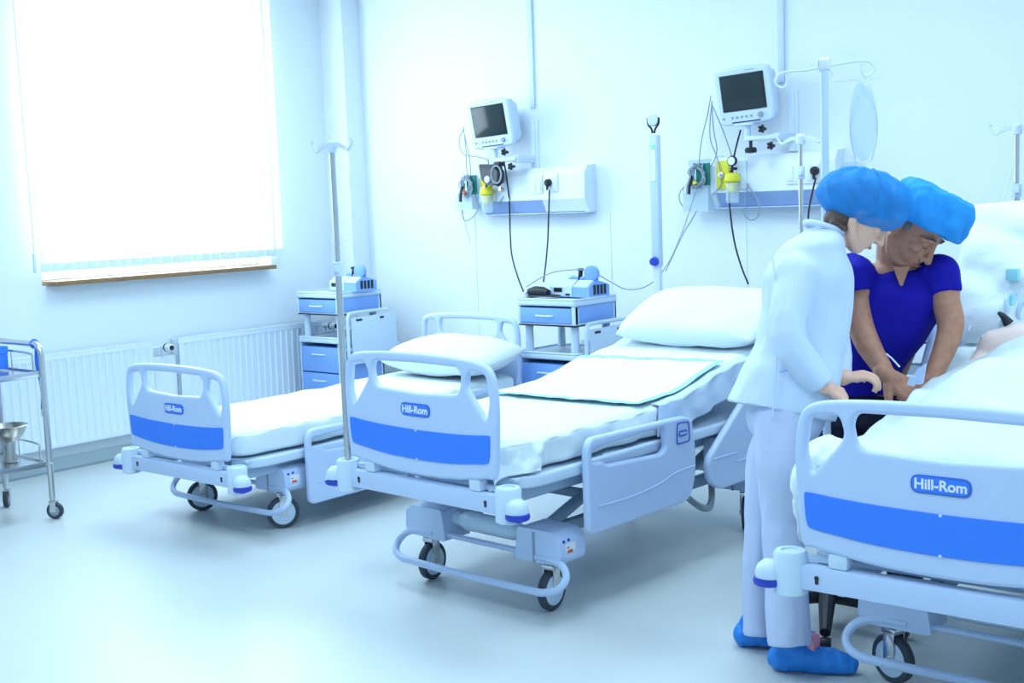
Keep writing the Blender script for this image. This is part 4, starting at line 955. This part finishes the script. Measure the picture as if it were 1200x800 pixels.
def hand(B, wrist, d, n, k=1., curl=(.25, .3, .35, .4), thumb=1, spread=.10, rootr=.026, tcurl=.2):
    """wrist, direction to the knuckles d, back-of-hand normal n; thumb = side of the thumb"""
    d = V(d).normalized(); n = (V(n)-d*V(n).dot(d)).normalized(); t = d.cross(n)*thumb
    W = V(wrist)
    B.limb([W-d*.02*k, W+d*.02*k], [rootr*k, .024*k])
    for j in range(4):
        off = (.030-.020*j)*k
        B.limb([W+d*.012*k+t*off*.45, W+d*.085*k+t*off], [.016*k, .0125*k])
    B.limb([W+d*.05*k+t*.022*k-n*.004*k, W+d*.05*k-t*.022*k-n*.004*k], [.014*k, .014*k])
    ln = (.040, .045, .041, .032)
    for j in range(4):
        off = (.030-.020*j)*k; p = W+d*.085*k+t*off; a = curl[j]; dd = (d+t*spread*(1.5-j)*.4).normalized()
        pts = [p]; ang = a
        for seg_, q in enumerate((1., .68, .55)):
            dr = dd*math.cos(ang)-n*math.sin(ang); p = p+dr*ln[j]*q*k; pts.append(p); ang += a*1.1
        B.limb(pts, [.0105*k, .0098*k, .0088*k, .0072*k], seg=10, sm=2)
    tb = W+d*.018*k+t*.022*k-n*.006*k
    t1_ = tb+(d*.55+t*.75-n*.25).normalized()*.045*k
    t2_ = t1_+(d*.85+t*.30-n*(.2+tcurl)).normalized()*.034*k; t3_ = t2_+(d*.95+t*.0-n*(.3+tcurl)).normalized()*.028*k
    B.limb([tb, t1_, t2_, t3_], [.017*k, .0125*k, .0112*k, .0088*k], seg=10, sm=2)

# ---------- nurse (white suit, bouffant cap)
F2 = V((.89, .45, 0)).normalized(); L2 = V((-.45, .89, 0)).normalized(); UP = V((0, 0, 1))
WN = empty('person', (-1.97, 3.72, 0), 0, 'person in a white tunic suit and puffy blue cap leaning over the occupied bed', 'person', 'people at the occupied bed')
org = V((-1.97, 3.72, 0))
anR, anL = V((-1.875, 3.652, .10)), V((-2.085, 3.785, .10))
kn_R = pw(917, 610, 4.12); kn_L = pw(893, 605, 4.27)
hipR = pw(917, 478, 4.09); hipL = pw(925, 478, 4.26); pel = pw(921, 462, 4.18); waist = pw(938, 405, 4.18); chest = pw(948, 335, 4.18); neck = pw(962, 282, 4.17)
hc = pw(1010, 249, 4.16)
hf, hu, hs_ = frame(ER*.74-EU*.67+ET*.06, EU*.74+ER*.67+ET*.04)
B = Blob()
Lh = head_shapes(B, hc, hf, hu, hs_, 1.08, True)
B.limb([neck-UP*.02, (neck+hc)/2+V((0, 0, -.01)), hc-hu*.05-hf*.02], [.062, .052, .05])
B.loft([(neck, .07, .09, F2, L2), (chest+UP*.05, .105, .16, F2, L2), (chest, .115, .155, F2, L2), (waist, .10, .13, F2, L2), (pel, .12, .16, F2, L2), (pel-UP*.09, .10, .15, F2, L2)])
for hp, kn, an in ((hipR, kn_R, anR), (hipL, kn_L, anL)): B.limb([hp, kn, an], [.085, .052, .036])
for an in (anR, anL): B.limb([an, an+V((0, 0, -.055)), an+F2*.10+V((0, 0, -.065)), an+F2*.17+V((0, 0, -.075))], [.036, .036, .030, .022])
shR, elR, wrR = pw(934, 318, 4.04), pw(930, 392, 3.98), pw(966, 452, 3.99)
shL, elL, wrL = pw(958, 312, 4.32), pw(975, 392, 4.36), pw(988, 443, 4.20)
B.limb([shR, elR, wrR], [.05, .04, .027]); B.limb([shL, elL, wrL], [.05, .04, .027])
hand(B, wrR, ER*.62-EU*.30-ET*.15, ER*.4+EU*.7+ET*.55, .88, (.5, .6, .7, .8), thumb=-1)
hand(B, wrL, ER*.90+EU*.12+ET*.10, EU*.85-ER*.1+ET*.3, .88, (.42, .5, .6, .65), thumb=-1, tcurl=.35)
body = B.fuse('body', .0045, 'skinw', WN, 4, org=org)
def wr_(sc_, amp, seed):
    def f(p): return amp*(noise.noise(V((p.x*sc_+seed, p.y*sc_, p.z*sc_*.55)))+.5*noise.noise(V((p.x*sc_*2.6, p.y*sc_*2.6+seed, p.z*sc_*1.2))))
    return f
B = Blob()
hemB = pw(913, 484, 4.18)
tilt = (UP*-.10)
B.loft([(pw(966, 268, 4.16), .058, .066, ER, ET), (pw(951, 291, 4.17), .105, .150, ER, ET), (pw(946, 325, 4.17), .148, .165, ER, ET), (pw(944, 365, 4.17), .152, .150, ER, ET), (pw(938, 405, 4.17), .150, .150, (ER-EU*.05), ET), (pw(925, 445, 4.17), .168, .170, (ER-EU*.12), ET), (pw(914, 481, 4.17), .183, .180, (ER-EU*.18), ET)])
B.limb([shR-EU*.01, elR-ER*.02, pw(962, 451, 3.99)], [.072, .062, .045], end=False); B.limb([shL, elL, pw(984, 443, 4.22)], [.068, .060, .042], end=False)
B.fuse('tunic', .007, 'tunic', WN, 7, wr_(9, .009, 3), org=org)
B = Blob(); col = MB()
col.tube([pw(966, 268, 4.16)+(ER*math.cos(t)*.064+ET*math.sin(t)*.072-EU*.022*math.cos(t)) for t in [i*2*PI/22 for i in range(22)]], .010, closed=True, seg=8).build('collar', 'tunic', WN)
bpy.data.objects['collar'].location = -org
for nm, c_, w_, t_ in (('pocket_trim', pw(923, 433, 3.99), .035, 'duct'),):
    MB().tube([pw(913, 436, 3.985)-org, pw(930, 432, 3.97)-org], .0022, seg=6).build(nm, 'drawer', WN)
MB().tube([pw(905, 300, 4.05)-org, pw(912, 360, 4.0)-org, pw(909, 440, 3.99)-org, pw(905, 489, 3.99)-org], .003, smooth=5, seg=6).build('seam', 'tunic', WN)
B = Blob()
B.loft([(pel+UP*.05, .13, .17, F2, L2), (pel-UP*.08, .135, .165, F2, L2), (pel-UP*.16, .10, .15, F2, L2)])
B.limb([hipR-UP*.02, pw(916, 540, 4.09), kn_R, pw(921, 690, 4.11), pw(926, 757, 4.08)], [.10, .088, .070, .072, .074], end=False)
B.limb([hipL-UP*.02, pw(902, 540, 4.26), kn_L, pw(887, 690, 4.31), pw(887, 744, 4.31)], [.09, .080, .062, .052, .050], end=False)
B.fuse('trousers', .007, 'trous', WN, 6, wr_(11, .006, 8), org=org)
for k, (an, ln) in enumerate(((anR, .27), (anL, .25))):
    B = Blob(); g = V((an.x, an.y, 0))
    B.limb([g-F2*.045+UP*.045, g+F2*.03+UP*.050, g+F2*.12+UP*.042, g+F2*.185+UP*.034], [.044, .047, .046, .033])
    B.limb([g-F2*.02+UP*.09, g+F2*.02+UP*.07], [.040, .045])
    sh = B.fuse('shoe_cover', .006, 'shoe', WN, 5, wr_(28, .006, k*5), org=org)
    for v in sh.data.vertices:
        if v.co.z < .004: v.co.z = .004
MB().box(anR-org+F2*.035+V((-.012, -.01, -.02)), anR-org+F2*.055+V((.025, .03, .03)), .004).build('shoe_strap', 'pink', WN)
# cap
B = Blob(); cc = pw(1013, 233, 4.15)
cx_, cu_, cs_ = frame(ER*.97-EU*.22, EU*.97+ER*.22)
B.ell(cc, (.158, .135, .098), fmat(cx_, cu_, cs_), 32); B.ell(pw(1019, 250, 4.15), (.122, .115, .058), fmat(cx_, cu_, cs_), 32); B.ell(pw(1000, 222, 4.15), (.10, .11, .075), fmat(cx_, cu_, cs_))

def capd(p):
    q = p-cc; a = math.atan2(q.dot(cs_), q.dot(cx_)); h_ = q.dot(cu_)
    return .012*math.sin(a*11+h_*16)*max(0, min(1, 1-h_*6))*max(0, min(1, (h_+.075)*14))+.008*noise.noise(p*18)*max(.15, min(1, (h_+.08)*14))
cap = B.fuse('bouffant_cap', .006, 'cap', WN, 5, capd, org=org)
MB().tube([hc-org+hf*x_*1.02+hs_*y_-hu*.0+hu*z_ for x_, y_, z_ in [(.092*math.cos(t), .088*math.sin(t), .012+.02*math.cos(t)) for t in [i*2*PI/24 for i in range(24)]]], .006, closed=True, seg=8).build('cap_band', 'cap', cap)
B = Blob(); B.ell(pw(985, 255, 4.15), (.055, .062, .045)); B.ell(pw(1004, 236, 4.15), (.115, .10, .068), fmat(cx_, cu_, cs_)); B.ell(pw(1030, 240, 4.15), (.085, .09, .055), fmat(cx_, cu_, cs_)); B.ell(hc+hu*.045-hf*.02, (.108, .090, .09), fmat(hf, hu, hs_)); B.limb([pw(978, 262, 4.10), pw(990, 268, 4.09)], [.016, .010])
B.fuse('hair', .005, 'hair', WN, 3, lambda p: .008*noise.noise(p*26), org=org)

# ---------- doctor (dark blue scrubs)
MN = empty('person', (-2.05, 4.25, 0), 0, 'person in dark blue short-sleeved scrubs and flat blue cap bending over the bed', 'person', 'people at the occupied bed')
org = V((-2.05, 4.25, 0))
W0 = 4.5
mhf, mhu, mhs = frame(ER*.47-EU*.76+ET*.46, EU*.66+ER*.50+ET*.50)
mc = pw(1071, 267, W0-.08)
B = Blob()
Lm = head_shapes(B, mc, mhf, mhu, mhs, 1.20)
mneck = pw(1050, 308, W0+.03)
B.limb([mneck-EU*.03, mc-mhu*.06-mhf*.04], [.075, .066])
AX = (ER*.97+ET*.18).normalized(); AY = (ET*.97-ER*.18).normalized()
mp = pw(1003, 468, W0+.22)
B.loft([(mneck, .09, .07, AX, AY), (pw(1050, 326, W0+.03), .185, .09, AX, AY), (pw(1044, 355, W0+.04), .17, .11, AX, AY), (pw(1030, 400, W0+.1), .15, .11, AX, AY), (mp, .15, .11, AX, AY)])
mhR, mhL = mp-AX*.09, mp+AX*.09
FT = {-.10: (-2.10, 4.46), .06: (-1.80, 4.44)}
for hp, dx in ((mhR, -.10), (mhL, .06)):
    ft = V((FT[dx][0], FT[dx][1], .09)); B.limb([hp, (hp+ft)/2, ft], [.095, .06, .04]); B.limb([ft, ft+V((.06, -.02, -.05)), ft+V((.10, -.03, -.06))], [.04, .032, .026])
msR, meR, mwR = pw(1003, 327, W0-.01), pw(1006, 374, W0-.04), pw(1040, 440, W0-.14)
msL, meL, mwL = pw(1103, 325, W0-.06), pw(1114, 380, W0-.10), pw(1093, 440, W0-.12)
B.limb([msR, pw(1003, 350, W0-.02), meR, pw(1018, 405, W0-.08), mwR], [.068, .052, .050, .045, .030])
B.limb([msL, pw(1108, 352, W0-.08), meL, pw(1107, 408, W0-.11), mwL], [.070, .052, .048, .042, .030])
hand(B, mwR, ER*.72-EU*.52+ET*.05, ER*.25+EU*.35+ET*.9, 1.22, (.30, .38, .45, .5), thumb=1)
hand(B, mwL, -ER*.62-EU*.55+ET*.1, EU*.5+ET*.85, 1.02, (.3, .35, .4, .45), thumb=-1)
B.fuse('body', .0045, 'skinm', MN, 4, org=org)
B = Blob()
B.loft([(pw(1049, 312, W0+.05), .105, .085, AX, AY), (pw(1051, 328, W0+.04), .205, .115, AX, AY), (pw(1049, 355, W0+.04), .185, .135, AX, AY), (pw(1035, 395, W0+.08), .160, .14, AX, AY), (pw(1016, 432, W0+.14), .135, .135, AX, AY), (pw(1006, 462, W0+.2), .135, .13, AX, AY)])
B.limb([msR+EU*.01, pw(999, 322, W0-.03), pw(1002, 340, W0-.03)], [.080, .078, .072], end=False); B.limb([msL+EU*.012-ER*.01, pw(1101, 325, W0-.06), pw(1105, 345, W0-.07)], [.078, .074, .068], end=False)
B.fuse('scrub_top', .007, 'scrub', MN, 4, wr_(9, .007, 5), org=org)
B = Blob(); B.loft([(mp+UP*.06, .15, .12, AX, AY), (mp-UP*.10, .15, .12, AX, AY)])
for hp, dx in ((mhR, -.10), (mhL, .06)):
    ft = V((FT[dx][0], FT[dx][1], .14)); B.limb([hp, (hp+ft)/2, ft], [.105, .078, .068])
B.fuse('trousers', .008, 'navy', MN, 5, org=org)
for hp, dx in ((mhR, -.10), (mhL, .06)):
    g = V((FT[dx][0], FT[dx][1], 0)); B = Blob(); B.limb([g+V((-.04, .02, .045)), g+V((.04, -.01, .045)), g+V((.12, -.04, .038))], [.045, .045, .034]); B.fuse('shoe', .008, 'black', MN, 4, org=org)
# V neck skin opening
MB().prism([(-.030, .030), (.030, .030), (.004, -.040), (-.004, -.040)], -.004, .004, 'y').build('neck_opening', 'skinm', MN)
nk = bpy.data.objects['neck_opening']
nk.matrix_local = Matrix.Translation(pw(1056, 322, W0-.085)-org) @ Matrix(((ER.x, CF.x, EU.x, 0), (ER.y, CF.y, EU.y, 0), (ER.z, CF.z, EU.z, 0), (0, 0, 0, 1)))
# cap: a tall round cap, axis along the crown
B = Blob()
ca = (EU*.86+ER*.42+ET*.28).normalized(); cb = (ER-ca*ER.dot(ca)).normalized(); cd = ca.cross(cb)
c0 = pw(1084, 260, W0-.10)
B.loft([(c0-ca*.015, .134, .140, cb, cd), (c0+ca*.03, .144, .146, cb, cd), (c0+ca*.085, .144, .142, cb, cd), (c0+ca*.118, .128, .124, cb, cd), (c0+ca*.128, .09, .08, cb, cd)])
mcap = B.fuse('surgical_cap', .006, 'capm', MN, 4, wr_(16, .012, 2), org=org)
# brows, hair, ear clip
for q in (-1, 1):
    MB().tube([Lm(.087, q*.014, .026)-org, Lm(.085, q*.034, .031)-org, Lm(.070, q*.052, .022)-org], [.002, .0036, .002], smooth=3, seg=8).build('eyebrow', 'hair', MN)
    MB().tube([Lm(.083, q*.018, -.004)-org, Lm(.085, q*.030, -.007)-org, Lm(.077, q*.043, -.004)-org], .0016, smooth=3, seg=6).build('eyelash', 'hair', MN)
MB().tube([Lm(.0945, -.020, -.0675)-org, Lm(.0965, 0, -.0675)-org, Lm(.0945, .020, -.0675)-org], .0035, smooth=4, seg=6).build('lips', 'lip', MN)
for q in (-1, 1):
    B = Blob(); B.ell(Lm(-.005, q*.066, .018), (.03*1.1, .010, .036), fmat(mhf, mhu, mhs)); B.fuse('sideburn', .005, 'hairg', MN, 2, lambda p: .002*noise.noise(p*90), org=org)
MB().tube([Lm(.0945, -.018, -.0675)-Lm(0, 0, 0)+hc-org+hs_*0, Lm(.0945, .018, -.0675)-Lm(0, 0, 0)+hc-org], .001, seg=5).build('x', 'lip')
bpy.data.objects.remove(bpy.data.objects['x'])
MB().tube([Lh(.0935, -.018, -.0675)-V((-1.97, 3.72, 0)), Lh(.0955, 0, -.0675)-V((-1.97, 3.72, 0)), Lh(.0935, .018, -.0675)-V((-1.97, 3.72, 0))], .0032, smooth=4, seg=6).build('lips', 'lip', WN)
# ---------- patient
b3 = lambda x, y, z: bl2w(3, (x, y, z))
PO = b3(0, 1.2, 0); PT = empty('person', PO, 0, 'person lying under a white sheet with a breathing mask, head at the right edge', 'person', 'people at the occupied bed')
B = Blob(); pf, pu, ps = frame(b3(0, -.45, .75)-b3(0, 0, 0), b3(0, .55, .55)-b3(0, 0, 0))
pc = b3(.03, 1.40, 1.34)
head_shapes(B, pc, pf, pu, ps, 1.0)
B.limb([pc-pu*.06-pf*.02, b3(.02, 1.22, 1.10)], [.055, .06])
B.limb([b3(-.24, 1.30, 1.03), b3(.0, 1.32, 1.07), b3(.24, 1.30, 1.03)], [.075, .09, .075])
B.loft([(b3(0, 1.25, 1.02), .19, .10, b3(1, 0, 0)-b3(0, 0, 0), V((0, .5, .8))), (b3(0, .97, .89), .18, .09, b3(1, 0, 0)-b3(0, 0, 0), V((0, .3, .9))), (b3(0, .74, .84), .17, .08, b3(1, 0, 0)-b3(0, 0, 0), V((0, .1, 1)))])
for s in (-1, 1):
    B.limb([b3(s*.10, .78, .83), b3(s*.12, .48, .80), b3(s*.10, .22, .78)], [.07, .045, .035])
    B.limb([b3(s*.27, 1.28, 1.0), b3(s*.31, 1.05, .89), b3(s*.28, .76, .84)], [.05, .042, .03])
B.fuse('body', .009, 'skinp', PT, 5, org=PO)
B = Blob(); B.ell(pc+pf*.065-pu*.035, (.06, .045, .055), fmat(pf, pu, ps)); B.fuse('breathing_mask', .006, 'bag', PT, 3, org=PO)
MB().tube([pw(1170, 366, 4.42)-PO, pw(1176, 371, 4.42)-PO, pw(1182, 379, 4.42)-PO], [.006, .012, .020], smooth=3).build('black_strap', 'black', PT)
MB().tube([q-PO for q in (pw(1192, 344, 4.5), pw(1184, 345, 4.47), pw(1179, 352, 4.45), pw(1178, 370, 4.44), pw(1168, 385, 4.44), pw(1150, 396, 4.44))], .008, smooth=5).build('mask_tube', 'clearc', PT)
MB().box(pw(1183, 325, 4.5)-PO-V((.012, .01, .012)), pw(1192, 318, 4.5)-PO+V((.012, .01, .012)), .004).build('tube_connector', 'teal', PT)
MB().cyl(pw(1187, 345, 4.46)-PO, pw(1186, 358, 4.46)-PO, .011, seg=12).build('tube_connector', 'teal', PT)
MB().tube([q-PO for q in (pw(1200, 352, 4.46), pw(1194, 360, 4.45), pw(1194, 372, 4.45), pw(1200, 380, 4.45))], .008, smooth=4).build('mask_tube', 'clearc', PT)
tag(MB().tube([pw(1192, 160, 5.9), pw(1185, 205, 5.6), pw(1167, 260, 5.1), pw(1164, 290, 4.9), pw(1150, 325, 4.75), pw(1153, 350, 4.65), pw(1140, 375, 4.6), pw(1135, 388, 4.5)], .003, smooth=6, seg=6).build('infusion_line', 'duct'), 'thin blue-grey infusion line from the right-edge pole to the lying person', 'tube')
# blanket over the patient
X3, Y3, R3 = BEDS[3][:3]
def blan(u, v):
    # u across, v from head side down to the foot
    x = -.49+.98*u; y = 1.42-1.34*v
    T = [(.0, .77), (.10, .79), (.35, .84), (.735, .885), (1.106, .945), (1.38, 1.01), (1.6, 1.05)]
    for (ya, za), (yb_, zb2) in zip(T, T[1:]):
        if y <= yb_: zb_ = za+(zb2-za)*(y-ya)/(yb_-ya); break
    ax = abs(x)
    hump = .16*math.exp(-(x/.25)**2)*max(0, min(1, y/.35))
    knee = .05*math.exp(-((y-.60)/.2)**2)*math.exp(-((x+.12)/.16)**2)
    z = zb_+hump+knee
    e = ax-.40
    n = .018*noise.noise(V((x*5+2, y*4, 7)))+.012*noise.noise(V((x*14+y*6, y*5-x*4+3, 1)))+.005*noise.noise(V((x*30, y*18, 1)))
    if e > 0:
        z -= e*e*10+e*.9; x = math.copysign(.40+e*.45+.006*math.sin(y*19+2), x)
    z += n+.010*math.sin((x*9-y*7))*math.exp(-((y-.45)/.3)**2)
    return V((x, y, z))
me = grid_mesh(70, 90, blan); o = link_mesh('blanket', me, M['sheet'], None, 180); o.location = (X3, Y3, 0); o.rotation_euler = (0, 0, R3)
s = o.modifiers.new('s', 'SOLIDIFY'); s.thickness = .012; s.offset = 1
tag(o, 'white rumpled sheet pulled over the person in the occupied bed', 'blanket')
# bunched sheet at the foot-left corner
B = Blob()
for c_, r_ in (((-.43, .22, .80), (.07, .10, .08)), ((-.47, .20, .74), (.045, .09, .08)), ((-.485, .20, .66), (.028, .07, .08)), ((-.49, .19, .60), (.022, .05, .06)), ((-.38, .20, .82), (.08, .10, .06)), ((-.48, .30, .70), (.03, .08, .10))):
    B.ell(b3(*c_), r_)
o = B.fuse('bunched_sheet', .009, 'sheet', None, 5, lambda p: .016*noise.noise(V((p.x*14, p.y*9, p.z*6)))+.008*noise.noise(p*30), org=b3(-.4, .25, .6)); o.location = b3(-.4, .25, .6)
tag(o, 'bunched white sheet spilling over the left side of the occupied bed', 'sheet')
# cannula packet by the doctor's hands, leads near the rail
pk = empty('syringe_packet', pw(1074, 441, 4.24), 0, 'pale blue medical packet between the hands of the person in scrubs', 'medical packet')
MB().prism(rpoly([(-.018, -.03), (.022, -.025), (.035, .05), (.0, .022)], .005), -.006, .006).build('wrapper', 'bed', pk)
MB().prism(rpoly([(-.030, -.030), (-.004, -.034), (.004, .0), (-.018, .004)], .004), -.014, -.004).build('label', 'bedw', pk)
MB().tube([(-.06, 0, .03), (-.09, 0, .06), (-.11, 0, .075)], .003, seg=6).build('tube_end', 'white', pk)
